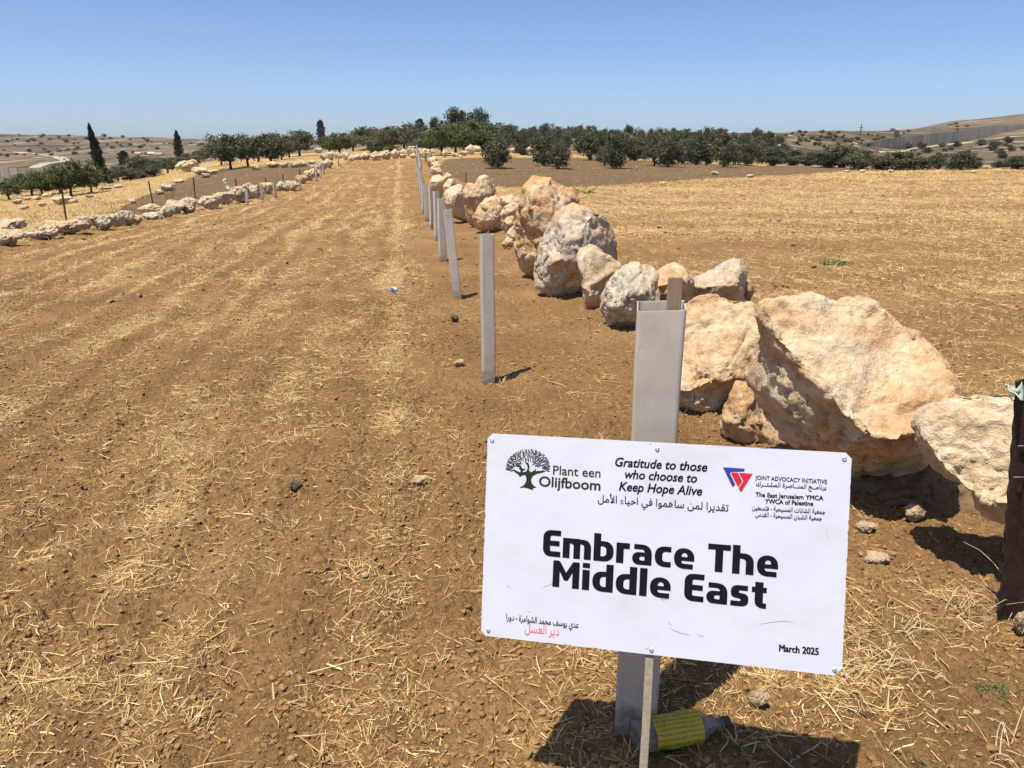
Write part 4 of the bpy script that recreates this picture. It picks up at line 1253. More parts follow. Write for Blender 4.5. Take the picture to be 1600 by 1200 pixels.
bottle((a[0], a[1], a[2] + 0.035), math.radians(42), -0.12, 0.035, 0.21, 'small crumpled clear water bottle out on the straw strip', M['clear'], mat_plain('pale bottle label', (0.40, 0.52, 0.70), 0.4, 0.4, 0.4, 60), (0.30, 0.50), M['white'], 0.30)

# ------------------------------------------------------------------ fences
def tube(bm, pts, r, seg=6):
    pts = [Vector(p) for p in pts]
    rings = []
    for i, p in enumerate(pts):
        t = (pts[min(i + 1, len(pts) - 1)] - pts[max(i - 1, 0)]).normalized()
        n = t.orthogonal().normalized() if abs(t.z) > 0.9 else Vector((0, 0, 1)).cross(t).normalized()
        b = t.cross(n)
        rr = r[i] if hasattr(r, '__len__') else r
        rings.append([bm.verts.new(p + (n * math.cos(2 * math.pi * k / seg) + b * math.sin(2 * math.pi * k / seg)) * rr) for k in range(seg)])
    for i in range(len(rings) - 1):
        for k in range(seg):
            bm.faces.new((rings[i][k], rings[i][(k + 1) % seg], rings[i + 1][(k + 1) % seg], rings[i + 1][k]))
    bm.faces.new(rings[0][::-1]); bm.faces.new(rings[-1])
def angle_post(loc, h, lean, label, mat, w=0.05, t=0.005, rz=0.5, group=None, notches=True):
    bm = bmesh.new()
    sec = [(0, 0), (w, 0), (w, t), (t, t), (t, w), (0, w)]
    zs = np.linspace(-0.06, h, 26)
    rings = []
    for i, z in enumerate(zs):
        k = 1.0 if not notches or i % 2 else 0.90
        rings.append([bm.verts.new(((x if x < w else w * k) - w / 3, (y if y < w else w * k) - w / 3, z)) for x, y in sec])
    for i in range(len(zs) - 1):
        for j in range(6):
            bm.faces.new((rings[i][j], rings[i][(j + 1) % 6], rings[i + 1][(j + 1) % 6], rings[i + 1][j]))
    bm.faces.new(rings[-1])
    bm.faces.new(rings[0][::-1])
    o = bm_obj('fence_post', bm, mat)
    o.location = loc
    o.rotation_euler = (0, lean, rz)
    tag(o, label, 'fence post', group)
    return o
p = gp(1580, 968)
post = angle_post(p, 0.93, math.radians(9.5), 'rusty angle iron fence post standing at the right edge of the photo', M['rust'], 0.062, 0.006, math.radians(200))
p2 = p + np.array([2.4, 0.5, 0.0]); p2[2] = gz(p2[0], p2[1])[0]
for i, hh in enumerate((0.685, 0.575)):
    bm = bmesh.new()
    pts = [np.array([p[0] - hh * .167, p[1] - .03, p[2] + hh]) * (1 - f) + np.array([p2[0], p2[1] - .03, p2[2] + hh + .02]) * f + np.array([0, 0, -0.08 * math.sin(math.pi * f) + 0.004 * math.sin(f * 160)]) for f in np.linspace(0, 1, 60)]
    tube(bm, pts, 0.0013, 5)
    for f in np.arange(0.02, 1, 0.045):
        c = pts[int(f * 59)]
        for s_ in (-1, 1):
            tube(bm, [c + np.array([-.002, 0, -.012 * s_]), c, c + np.array([.006 * s_, -.006, .014 * s_])], 0.001, 4)
    tube(bm, [np.array([p[0] - hh * .167, p[1], p[2] + hh]) + 0.034 * np.array([math.cos(a_), math.sin(a_), 0.08 * math.sin(a_ * 3)]) for a_ in np.linspace(0, 6.2, 18)], 0.0013, 5)
    o = bm_obj('barbed_wire', bm, M['wire'])
    tag(o, ('upper' if i == 0 else 'lower') + ' strand of barbed wire tied to the rusty post', 'wire', 'barbed wire strands')
angle_post(p2, 0.95, 0, 'rusty angle iron post holding the far end of the barbed wire', M['rust'], 0.055, 0.006, 0.4)
# torn plastic on the post top
n = 22
U_, V_ = np.meshgrid(np.linspace(-1, 1, n), np.linspace(-1, 1, 10))
uu, vv = U_.ravel(), V_.ravel()
sv = np.stack([uu * 0.042, 0.016 * np.sin(uu * 5) + vv * 0.012, vv * 0.022 * (1 - 0.45 * np.abs(uu)) + 0.012 * np.sin(uu * 4 + vv)], 1) + noise(np.stack([uu * 3, vv * 3, uu * 0], 1))[:, None] * 0.012
idx = np.arange(n * 10).reshape(10, n)
Fq = np.stack([idx[:-1, :-1], idx[:-1, 1:], idx[1:, 1:], idx[1:, :-1]], -1).reshape(-1, 4)
o = link('plastic_scrap', np_mesh('plastic_scrap', sv, Fq, True), M['scrap'], None, (p[0] - 0.158, p[1] - 0.045, p[2] + 0.885))
md = o.modifiers.new('thick', 'SOLIDIFY'); md.thickness = 0.0015
tag(o, 'torn pale green plastic scrap caught on top of the rusty post', 'plastic scrap')
gpost = 'thin fence posts behind the left field wall'
for i, (x0, y0, x1, y1) in enumerate([(96, 293, 104, 350), (232, 283, 240, 325), (302, 278, 306, 318), (368, 279, 370, 302), (415, 278, 416, 296), (442, 272, 443, 292), (468, 265, 469, 282)]):
    q = hit(x1, y1 - 2)
    d = ray(x0, y0)
    t = q[1] / d[1]
    topx, topz = d[0] * t, CAM_H + d[2] * t
    bm = bmesh.new()
    tube(bm, [(0, 0, -0.1), (topx - q[0], 0, topz - q[2])], 0.022 if i < 3 else 0.028, 6)
    o = bm_obj('fence_post', bm, M['post'])
    o.location = q
    tag(o, f'thin dark iron fence post behind the left field wall, {ORD[i]} from the left', 'fence post', gpost)
q = hit(728, 300); d = ray(728, 269); t = (q[1] + 6) / d[1]
bm = bmesh.new(); tube(bm, [(0, 0, -.1), (0, 0, CAM_H + d[2] * t - base_z(q[0], q[1]))], 0.022, 6)
o = bm_obj('fence_post', bm, M['post']); o.location = (d[0] * t, d[1] * t, float(base_z(q[0], q[1])))
tag(o, 'dark iron post sticking up behind the tall orange rock', 'fence post')
# white leaning stump on the left wall
a = hit(357, 304)
D = depth_of(a)
bm = bmesh.new()
tube(bm, [np.array(v) * D / FPX for v in ((3, 0, -4), (3, 0, 4), (1.5, 0, 9), (-1.5, 0, 13), (-3, 0, 18), (-4.5, 0, 22), (-1, 0, 23.5))], [D / FPX * v for v in (5, 4, 3, 2.3, 2.3, 2.2, 1.4)], 8)
o = bm_obj('dead_stump', bm, mat_plain('bleached wood', (0.66, 0.62, 0.54), 0.9, 0.1, 0.15, 12), None, True)
o.location = a
tag(o, 'bleached white crooked stump standing on the left field wall', 'stump')

# ------------------------------------------------------------------ trees
def leaf_cloud(C, N, size, rs, flatten=0.0):
    """leaf-sized diamonds at the points C"""
    n = len(C)
    d1 = rs.normal(size=(n, 3)); d1 /= np.linalg.norm(d1, axis=1)[:, None]
    d2 = np.cross(d1, rs.normal(size=(n, 3))); d2 /= np.linalg.norm(d2, axis=1)[:, None]
    L = size * rs.uniform(0.6, 1.4, n)[:, None]
    W = L * rs.uniform(0.35, 0.6, n)[:, None]
    V = np.stack([C - d1 * L, C + d2 * W, C + d1 * L, C - d2 * W], 1).reshape(-1, 3)
    F = np.arange(n * 4).reshape(n, 4)
    t = np.repeat(rs.uniform(0, 1, n), 4)
    return V, F, t
def crown_mesh(kind, seed):
    rs = np.random.default_rng(seed)
    pts = []
    if kind in ('round', 'open', 'bush', 'pine'):
        z0, z1 = {'round': (0.03, 1.0), 'open': (0.20, 1.0), 'bush': (0.0, 1.0), 'pine': (0.22, 1.0)}[kind]
        nc = {'round': 64, 'open': 50, 'bush': 56, 'pine': 44}[kind]
        cs = []
        while len(cs) < nc:
            v = rs.uniform(-1, 1, 3)
            l = np.linalg.norm(v)
            if l > 1 or l < 0.35: continue
            wob = 1 + 0.22 * math.sin(3 * math.atan2(v[1], v[0]) + seed) + rs.uniform(-.15, .15)
            tp = 1 - 0.18 * max(0, v[2]) if kind == 'round' else 1
            cs.append([v[0] * 0.42 * wob * tp, v[1] * 0.42 * wob * tp, (z0 + z1) / 2 + v[2] * (z1 - z0) / 2 * 0.88])
        for c in cs:
            r = rs.uniform(0.07, 0.15) * (1.15 if kind == 'pine' else 1)
            m = int(rs.uniform(45, 95))
            q = rs.normal(size=(m, 3)) * r * 0.62 * np.array([1, 1, 0.75])
            pts.append(np.array(c) + q)
        P = np.vstack(pts)
        P = P[(P[:, 2] > z0 * 0.5 + 0.005)]
        size = 0.034
    else:  # cypress column
        m = 7000
        z = rs.uniform(0.08, 1, m) ** 0.9
        prof = np.interp(z, [0.08, 0.14, 0.35, 0.6, 0.85, 0.96, 1.0], [0.2, 0.75, 1.0, 0.86, 0.5, 0.24, 0.05]) if kind == 'cypress' else np.interp(z, [0.05, 0.15, 0.5, 0.85, 0.95, 1.0], [0.5, 0.85, 1.0, 0.85, 0.6, 0.2])
        a = rs.uniform(0, 2 * np.pi, m)
        rr = np.sqrt(rs.uniform(0.05, 1, m)) * prof * 0.5 * (1 + 0.18 * np.sin(a * 3 + z * 19) + 0.15 * np.sin(z * 45 + a))
        P = np.stack([rr * np.cos(a), rr * np.sin(a), z], 1)
        size = 0.030
    V, F, t = leaf_cloud(P, len(P), size, rs)
    # clumps of lighter and darker leaves
    cl = noise(P * 6 + seed) * 0.5 + 0.5
    t = np.clip(np.repeat(cl, 4) * 0.7 + t * 0.45 - 0.08, 0, 1)
    me = np_mesh('crown', V, F)
    attr(me, 'tint', t)
    return me
def trunk_mesh(kind, seed):
    rs = random.Random(seed)
    bm = bmesh.new()
    if kind in ('cypress', 'column', 'pine'):
        tube(bm, [(0, 0, -0.03), (0.01, 0, 0.3), (0, 0, 0.85)], [0.028, 0.024, 0.006], 7)
        if kind == 'pine':
            for k in range(6):
                a = rs.uniform(0, 6.28)
                z = rs.uniform(.35, .7)
                tube(bm, [(0, 0, z), (math.cos(a) * .15, math.sin(a) * .15, z + .1), (math.cos(a) * .3, math.sin(a) * .3, z + .16)], [.012, .009, .004], 5)
    else:
        h = {'round': 0.18, 'open': 0.28, 'bush': 0.1}[kind]
        tube(bm, [(0, 0, -0.03), (rs.uniform(-.02, .02), 0, h * .5), (rs.uniform(-.03, .03), rs.uniform(-.02, .02), h)], [0.040, 0.032, 0.026], 7)
        for k in range(5):
            a = k * 1.26 + rs.uniform(-.4, .4)
            e = rs.uniform(.16, .32)
            tube(bm, [(0, 0, h * .75), (math.cos(a) * e * .45, math.sin(a) * e * .45, h + .10), (math.cos(a) * e, math.sin(a) * e, h + rs.uniform(.28, .5))], [.022, .015, .005], 5)
    me = bpy.data.meshes.new('trunk')
    bm.to_mesh(me)
    bm.free()
    return me
VAR = {}
def variants(kind, n, seed):
    VAR[kind] = [(crown_mesh(kind, seed + i), trunk_mesh(kind, seed + i)) for i in range(n)]
variants('round', 5, 200); variants('open', 5, 220); variants('bush', 4, 240); variants('pine', 2, 260); variants('cypress', 2, 280); variants('column', 1, 290)
LEAFCOPY = {}
def tree(x, base, top, w, kind, mat, label, group, name, cat='tree', vi=None, tilt=0.0, trunk=True):
    p = hit(x, base)
    D = depth_of(p)
    H, W = (base - top) / FPX * D, w / FPX * D
    i = random.randrange(len(VAR[kind])) if vi is None else vi
    cm, tm = VAR[kind][i]
    key = (kind, i, mat)
    if key not in LEAFCOPY:
        c = cm.copy(); c.materials.clear(); c.materials.append(M[mat]); LEAFCOPY[key] = c
    root = empty(name, (p[0], p[1], p[2] - 0.02 * H), random.uniform(0, 6.28))
    wscale = W if kind not in ('cypress', 'column') else W
    root.scale = (wscale, wscale, H)
    if tilt: root.rotation_euler = (0, tilt, 0)
    tag(root, label, cat, group)
    if trunk: link('trunk', tm, M['bark'], root)
    link('crown' if cat == 'tree' else 'foliage', LEAFCOPY[key], None, root)
    return root
g = 'olive trees in the front rows of the right orchard'
fr = [(777, 263, 216, 42), (851, 259, 210, 40), (873, 264, 221, 38), (922, 251, 204, 46), (944, 259, 233, 30), (963, 263, 205, 46), (990, 252, 213, 38), (1022, 259, 211, 38), (1044, 261, 217, 46), (1066, 255, 221, 34), (1087, 258, 213, 38), (1103, 258, 227, 30), (1131, 261, 209, 38), (1149, 257, 225, 32), (1169, 258, 221, 32), (1190, 257, 224, 30), (1212, 257, 227, 32)]
for i, (x, b, t, w) in enumerate(fr):
    lab = 'isolated round dark olive tree on brown soil, nearest the strip wall' if i == 0 else f'dark {"bushy" if i % 2 else "round"} olive tree in the front of the right orchard, {ORD[i]} from the strip wall'
    tree(x, b, t, w * 1.12, 'round', 'olive', lab, g, 'olive_tree')
g = 'olive trees in the middle rows of the right orchard'
for i, (x, b, t, w) in enumerate([(790, 236, 205, 28), (815, 242, 202, 36), (832, 236, 200, 34), (862, 240, 203, 36), (884, 234, 203, 32), (905, 228, 200, 30), (934, 240, 206, 34), (952, 232, 200, 32), (975, 240, 208, 34), (1000, 236, 204, 32), (1030, 240, 208, 34), (1053, 236, 206, 34), (1078, 240, 210, 34), (1112, 240, 208, 34), (1137, 240, 212, 34), (1160, 242, 210, 34), (1182, 244, 212, 34), (1204, 246, 216, 34), (1222, 250, 220, 34)]):
    tree(x, b, t + 2, w * 0.74, 'round' if i % 3 else 'open', 'olive' if i % 4 else 'grey', f'olive tree in the middle rows of the right orchard, {ORD[i]} from the left', g, 'olive_tree')
g = 'trees along the crest behind the right orchard'
for i, x in enumerate([800, 818, 834, 852, 870, 888, 906, 924, 944, 962, 980, 998, 1018, 1036, 1054, 1072, 1090, 1108, 1126, 1146, 1164, 1182, 1200, 1216]):
    top = 196 + 3 * math.sin(i * 1.7) + random.uniform(-3, 3) + (x - 800) * 0.020
    base = 222 + (x - 800) * 0.02
    tree(x, base, top, random.uniform(20, 28), 'open' if i % 2 else 'round', 'grey' if i % 3 == 0 else 'olive', f'{"grey green" if i % 3 == 0 else "dark green"} tree on the crest behind the right orchard, {ORD[i]} from the left', g, 'crest_tree')
g = 'dark bushes along the far edge of the right field'
for i, (x, b, t, w) in enumerate([(1210, 259, 230, 44), (1238, 259, 232, 48), (1264, 260, 238, 42), (1290, 262, 232, 44), (1312, 262, 226, 62), (1345, 264, 235, 52), (1375, 264, 243, 52), (1405, 265, 235, 60), (1432, 265, 244, 50), (1463, 264, 240, 32), (1500, 266, 234, 46), (1521, 264, 244, 26), (1590, 264, 242, 44), (1560, 262, 250, 24), (1630, 264, 246, 44)]):
    tree(x, b, t, w * 1.1, 'bush', 'olive', f'dark bush at the far edge of the right field, {ORD[i]} from the left', g, 'bush', 'bush')
g = 'green trees below the left slope'
for i, (x, b, t, w) in enumerate([(14, 312, 284, 46), (50, 305, 268, 52), (66, 306, 266, 50), (95, 303, 260, 50), (112, 307, 249, 62), (143, 303, 253, 46)]):
    tree(x, b, t, w, 'open', 'almond', f'bright green almond tree on the dry slope at left, {ORD[i]} from the left', g, 'almond_tree')
g = 'dusty trees in the left valley'
for i, (x, b, t, w) in enumerate([(185, 283, 258, 34), (218, 279, 242, 56), (240, 276, 250, 36), (262, 270, 246, 44), (280, 264, 244, 40), (297, 259, 240, 40), (318, 252, 234, 36), (170, 287, 262, 36), (205, 282, 262, 40), (30, 300, 275, 50), (80, 296, 268, 50), (128, 292, 262, 44), (250, 262, 246, 40), (230, 262, 250, 40)]):
    tree(x, b, t, w, 'bush' if i % 3 else 'open', 'grey', f'dusty grey green tree in the left valley, {ORD[i]} of the clump behind the almonds', g, 'valley_tree')
g = 'olive trees beyond the left field'
for i, (x, b, t, w) in enumerate([(346, 258, 215, 44), (361, 265, 210, 62), (388, 260, 212, 54), (404, 253, 212, 44), (424, 260, 208, 60), (440, 250, 214, 40), (468, 244, 204, 54), (452, 246, 212, 40)]):
    tree(x, b, t, w * 1.05, 'open', 'olive', f'spreading olive tree beyond the left ploughed patch, {ORD[i]} from the left', g, 'olive_tree')
g = 'trees behind the far end of the strip'
for i, (x, b, t, w, k, m) in enumerate([(515, 240, 212, 40, 'open', 'almond'), (531, 242, 206, 50, 'open', 'almond'), (552, 236, 210, 44, 'open', 'grey'), (575, 233, 199, 62, 'open', 'grey'), (594, 234, 210, 50, 'bush', 'grey'), (612, 236, 199, 52, 'open', 'grey'), (632, 233, 193, 58, 'open', 'olive'), (655, 238, 195, 56, 'open', 'grey'), (612, 238, 226, 24, 'bush', 'almond'), (585, 238, 228, 34, 'bush', 'scrub'),
                                           (672, 240, 205, 44, 'open', 'grey'), (690, 243, 199, 58, 'open', 'almond'), (712, 240, 194, 62, 'open', 'almond'), (735, 236, 190, 70, 'bush', 'almond'), (755, 232, 191, 62, 'bush', 'almond'), (776, 226, 190, 46, 'open', 'almond'), (756, 236, 218, 36, 'bush', 'scrub'), (795, 226, 196, 34, 'round', 'olive'), (789, 230, 206, 24, 'bush', 'almond')]):
    tree(x, b, t, w * 1.05, k, m, f'{dict(almond="bright green", grey="grey green", olive="dark green", scrub="brown dry")[m]} {"bush" if k == "bush" else "tree"} beyond the far end wall, {ORD[i]} of the thicket', g, 'thicket_bush' if k == 'bush' else 'thicket_tree')
g = 'pines rising over the thicket'
tree(712, 226, 169, 40, 'pine', 'pine', 'dark umbrella pine on the skyline, left and fuller of the two', g, 'pine_tree', vi=0)
tree(746, 224, 171, 44, 'pine', 'pine', 'dark ragged pine on the skyline, right one of the two', g, 'pine_tree', vi=1)
tree(683, 224, 184, 26, 'pine', 'pine', 'small pointed pine left of the two skyline pines', g, 'pine_tree', vi=1)
tree(657, 222, 187, 15, 'column', 'cypress', 'small dark conifer poking over the grey trees at the strip end', g, 'conifer_tree')
g = 'cypresses on the left'
tree(165, 291, 196, 17, 'cypress', 'cypress', 'tall thin leaning cypress at far left, its bare tip bent', g, 'cypress_tree', vi=0, tilt=math.radians(-7))
tree(281, 252, 205, 14, 'cypress', 'cypress', 'pointed cypress rising left of the spreading olives', g, 'cypress_tree', vi=1)
tree(503, 230, 189, 13, 'column', 'cypress', 'blunt topped dark cypress above the strip end corner', g, 'cypress_tree')
tree(197, 274, 237, 17, 'column', 'cypress', 'short dark cypress half hidden in the left valley', g, 'cypress_tree')
# scrub dots on the far hills
g = 'scrub bushes dotted over the far hillsides'
rs = random.Random(12)
spots = []
for _ in range(110): spots.append((rs.uniform(-20, 330), rs.uniform(212, 246), rs.uniform(3, 9)))
for _ in range(80): spots.append((rs.uniform(1225, 1420), rs.uniform(208, 232), rs.uniform(4, 10)))
for _ in range(60): spots.append((rs.uniform(1400, 1640), rs.uniform(222, 262), rs.uniform(8, 18)))
for _ in range(14): spots.append((rs.uniform(1380, 1620), rs.uniform(194, 206), rs.uniform(4, 8)))
for (x, y, w) in spots:
    side = 'left' if x < 500 else 'right'
    far = 'barrier slope' if x > 1400 else 'far hill'
    o = tree(x, y, y - w * 0.62, w, 'bush', 'scrub' if rs.random() < .6 else 'grey', f'low scrub bush among many dotted over the {side} {far}', g + f' on the {side} {far}', 'scrub_bush', 'bush', trunk=False)

# ------------------------------------------------------------------ far walls, road, sheds, pole
def barrier(spec, label, per, name='concrete_wall'):
    """spec: (px, top y, bottom y, distance)"""
    pts = []
    for x, t, b, r in spec:
        a, c = ray(x, b), ray(x, t)
        a = a / math.hypot(a[0], a[1]); c = c / math.hypot(c[0], c[1])
        pts.append((a[0] * r, a[1] * r, CAM_H + a[2] * r - 2.0, CAM_H + c[2] * r))
    pts = np.array(pts)
    L = np.concatenate([[0], np.cumsum(np.hypot(np.diff(pts[:, 0]), np.diff(pts[:, 1])))])
    n = int(L[-1] / per)
    V, F, T = [], [], []
    for i in range(n):
        s0, s1 = i * per + 0.04, (i + 1) * per - 0.04
        q0 = [np.interp(s0, L, pts[:, k]) for k in range(4)]
        q1 = [np.interp(s1, L, pts[:, k]) for k in range(4)]
        d = np.array([q1[0] - q0[0], q1[1] - q0[1]]); d /= np.linalg.norm(d)
        nn = np.array([-d[1], d[0]]) * 0.2
        zt = (q0[3] + q1[3]) / 2
        b = len(V)
        for q in (q0, q1):
            for s in (-1, 1):
                V.append((q[0] + nn[0] * s, q[1] + nn[1] * s, q[2])); V.append((q[0] + nn[0] * s, q[1] + nn[1] * s, zt))
        F += [(b, b + 4, b + 5, b + 1), (b + 2, b + 3, b + 7, b + 6), (b + 1, b + 5, b + 7, b + 3), (b, b + 1, b + 3, b + 2), (b + 4, b + 6, b + 7, b + 5)]
        T += [random.random()] * 8
    me = np_mesh(name, np.array(V), np.array(F))
    attr(me, 'tint', T)
    o = link(name, me, M['concrete'])
    tag(o, label, 'wall')
barrier([(1330, 229, 239, 330), (1345, 225, 239, 345), (1380, 216.5, 237, 380), (1440, 210, 229, 420), (1500, 203.5, 221, 455), (1560, 197.5, 214, 490), (1600, 195, 211, 515), (1700, 188, 203, 560)], 'long grey concrete barrier wall climbing the hill at right', 2.2)
barrier([(-80, 259, 285, 190), (0, 261, 284, 186), (24, 262.5, 284, 185), (75, 264, 283, 183)], 'short stretch of grey concrete barrier wall low at the left edge', 1.6)
def ribbon(pts, name):
    """pts: (px, y upper, y lower) on the ground"""
    V = []
    for x, a, b in pts:
        for y in (a, (a + b) / 2, b):
            q = hit(x, y)
            V.append(q)
    # refine along
    V = np.array(V).reshape(-1, 3, 3)
    f = np.linspace(0, len(V) - 1, (len(V) - 1) * 8 + 1)
    W = np.stack([[np.interp(f, np.arange(len(V)), V[:, j, k]) for k in range(3)] for j in range(3)])  # 3 x 3 x n
    W = np.transpose(W, (2, 0, 1)).reshape(-1, 3)
    W[:, 2] = gz(W[:, 0], W[:, 1]) + 0.15
    idx = np.arange(len(W)).reshape(-1, 3)
    F = np.stack([idx[:-1, :-1], idx[1:, :-1], idx[1:, 1:], idx[:-1, 1:]], -1).reshape(-1, 4)
    o = link(name, np_mesh(name, W, F, True), M['road'])
    tag(o, kind='structure')
ribbon([(20, 237.5, 239), (50, 240, 241.3), (75, 243, 244.5), (92, 245.5, 251), (103, 248, 252.5), (109, 250.5, 251.8)], 'dirt_road')
ribbon([(103, 250.5, 253), (88, 252.5, 254.5), (70, 254.5, 258.5), (58, 257, 262.5), (46, 260, 263)], 'dirt_road')
ribbon([(1340, 238.2, 240.2), (1380, 236.8, 239), (1430, 231, 233), (1480, 225.2, 226.8), (1540, 217.8, 219.2), (1600, 212, 213.4), (1680, 205, 206.2)], 'gravel_track')
for i, (x, b, w, h) in enumerate([(155, 243, 7, 5), (216, 243, 9, 5), (237, 244, 10, 6), (249, 244, 12, 5)]):
    q = hit(x, b)
    D = depth_of(q)
    W, H = w / FPX * D, h / FPX * D
    root = empty('shed', q, random.uniform(-.3, .3))
    tag(root, f'small white roofed shed in the left valley, {ORD[i]} from the left', 'shed', 'white sheds in the left valley')
    bm = bmesh.new()
    box_bm(bm, (0, 0, H * .3), (W, W * .7, H * .6 + 1))
    bm_obj('wall', bm, M['wall'], root)
    bm = bmesh.new()
    v = [bm.verts.new(c) for c in ((-W * .55, -W * .4, H * .62), (W * .55, -W * .4, H * .62), (W * .55, W * .4, H * .62), (-W * .55, W * .4, H * .62), (-W * .55, 0, H), (W * .55, 0, H))]
    for f in ((0, 1, 5, 4), (2, 3, 4, 5), (0, 4, 3), (1, 2, 5), (3, 2, 1, 0)): bm.faces.new([v[k] for k in f])
    bm_obj('roof', bm, M['white'], root)
    bm = bmesh.new()
    box_bm(bm, (0, -W * .352, H * .22), (W * .22, 0.06, H * .44))
    bm_obj('door', bm, M['post'], root)
q = hit(1344, 212)
D = depth_of(q)
k = D / FPX
root = empty('utility_pole', q)
tag(root, 'lone utility pole with crossarms on the right skyline', 'utility pole')
bm = bmesh.new(); tube(bm, [(0, 0, -1), (0, 0, 17 * k)], [0.9 * k, 0.6 * k], 8); bm_obj('pole', bm, M['post'], root)
for zz, ww in ((12.2, 4.6), (8.8, 3.0)):
    bm = bmesh.new(); box_bm(bm, (0, -0.8 * k, zz * k), (ww * 2 * k, 0.5 * k, 0.55 * k)); bm_obj('crossarm', bm, M['post'], root)

# ------------------------------------------------------------------ straw, clods, weeds
def blades(name, X, Y, L, W, az, el, bend, tint, label, rings=3, lift=0.0):
    n = len(X)
    Z = gz(X, Y) + lift
    d = np.stack([np.cos(az) * np.cos(el), np.sin(az) * np.cos(el), np.sin(el)], 1)
    side = np.stack([-np.sin(az), np.cos(az), np.zeros(n)], 1)
    up = np.cross(d, side)
    B0 = np.stack([X, Y, Z], 1)
    V = []
    for k in range(rings):
        t = k / (rings - 1)
        c = B0 + d * (L * t)[:, None] + side * (bend * L * t * t)[:, None] + np.stack([np.zeros(n), np.zeros(n), -np.abs(bend) * L * 0.5 * t * t], 1)
        w = (W * (1 - 0.45 * t))[:, None]
        V += [c - side * w, c + side * w, c + up * w * 0.8]
    m = rings * 3
    V = np.stack(V, 1).reshape(-1, 3)
    b = np.arange(n)[:, None] * m
    F = []
    for k in range(rings - 1):
        for j in range(3):
            a0, a1 = k * 3 + j, k * 3 + (j + 1) % 3
            F.append(b + np.array([[a0, a1, a1 + 3, a0 + 3]]))
    F = np.concatenate(F)
    me = np_mesh(name, V, F)
    attr(me, 'tint', np.repeat(tint, m))
    o = link(name, me, M['straw'])
    tag(o, label, 'straw', None, 'stuff')
    return o
def scatter(n, r0, r1, power, rs):
    u = rs.uniform(0, 1, n)
    r = (r0 ** power + u * (r1 ** power - r0 ** power)) ** (1 / power)
    a = np.radians(rs.uniform(-46, 46, n))
    return r * np.sin(a), r * np.cos(a), r
rs = np.random.default_rng(21)
X, Y, r = scatter(430000, 1.25, 10.5, 1.0, rs)
den = straw_density(X, Y)
clump = 0.45 + 1.0 * sstep(-0.25, 0.5, n2(X, Y, 6.0, 71.0) + 0.5 * n2(X, Y, 15.0, 72.0))
keep = rs.uniform(0, 1, len(X)) < np.clip(den, 0.0, 1) ** 1.3 * 0.80 * clump + 0.010
X, Y, r = X[keep], Y[keep], r[keep]
n = len(X)
L = np.clip(rs.lognormal(math.log(0.036), 0.62, n), 0.008, 0.26)
flatm = rs.uniform(0, 1, n) < 0.82
el = np.where(flatm, rs.uniform(-0.05, 0.30, n), rs.uniform(0.5, 1.35, n))
L = np.where(flatm, L, np.minimum(L, 0.06))
blades('straw_litter', X, Y, L, np.clip(rs.lognormal(math.log(0.00115), 0.45, n), 0.0005, 0.0042) * (1 + 0.05 * r), rs.uniform(0, 6.28, n), el, rs.normal(0, 0.55, n), np.clip(rs.beta(2.2, 2.0, n), 0, 1), 'loose yellow straw scattered in bands over the near soil', 3, rs.uniform(-0.003, 0.004, n))
# stubble tufts: short upright stems from one crown
X, Y, r = scatter(5200, 1.4, 14, 1.0, rs)
den = straw_density(X, Y)
keep = rs.uniform(0, 1, len(X)) < den * 0.5
X, Y, r = X[keep], Y[keep], r[keep]
mm = 11
X, Y = np.repeat(X, mm) + rs.normal(0, .010, len(X) * mm), np.repeat(Y, mm) + rs.normal(0, .010, len(Y) * mm)
n = len(X)
blades('straw_stubble', X, Y, rs.uniform(0.025, 0.085, n), rs.uniform(0.0011, 0.0024, n), rs.uniform(0, 6.28, n), rs.uniform(0.25, 1.3, n), rs.normal(0, 0.2, n), np.clip(rs.beta(2.0, 2.2, n), 0, 1), 'short upright tufts of cut cereal stubble', 3, -0.004)
X, Y, r = scatter(430000, 10, 60, 0.35, rs)
den = straw_density(X, Y)
keep = rs.uniform(0, 1, len(X)) < den ** 1.4 * 0.62
X, Y, r = X[keep], Y[keep], r[keep]
n = len(X)
blades('distant_straw', X, Y, rs.uniform(0.03, 0.11, n) * (0.6 + r / 40), rs.uniform(0.0015, 0.0032, n) * (0.6 + r / 16), rs.uniform(0, 6.28, n), np.where(rs.uniform(0, 1, n) < .7, rs.uniform(-.05, .25, n), rs.uniform(.4, 1.2, n)), rs.normal(0, 0.2, n), np.clip(rs.beta(2.4, 2.0, n), 0, 1), 'straw and stubble covering the fields further off', 2, 0.004)
# dry grass on the left slope
X, Y, r = scatter(150000, 14, 95, 0.4, rs)
_, s_, pl_, st_ = field_masks(X, Y)
keep = (~pl_) & (~st_) & (s_ < -2) & (rs.uniform(0, 1, len(X)) < 0.75)
X, Y, r = X[keep], Y[keep], r[keep]
n = len(X)
blades('dry_grass', X, Y, rs.uniform(0.05, 0.15, n), rs.uniform(0.004, 0.009, n) * (0.5 + r / 45), rs.uniform(0, 6.28, n), rs.uniform(.5, 1.4, n), rs.normal(0, 0.25, n), np.clip(rs.beta(2.4, 2.2, n), 0, 1), 'dry yellow grass on the slope left of the field wall', 2, -0.01)
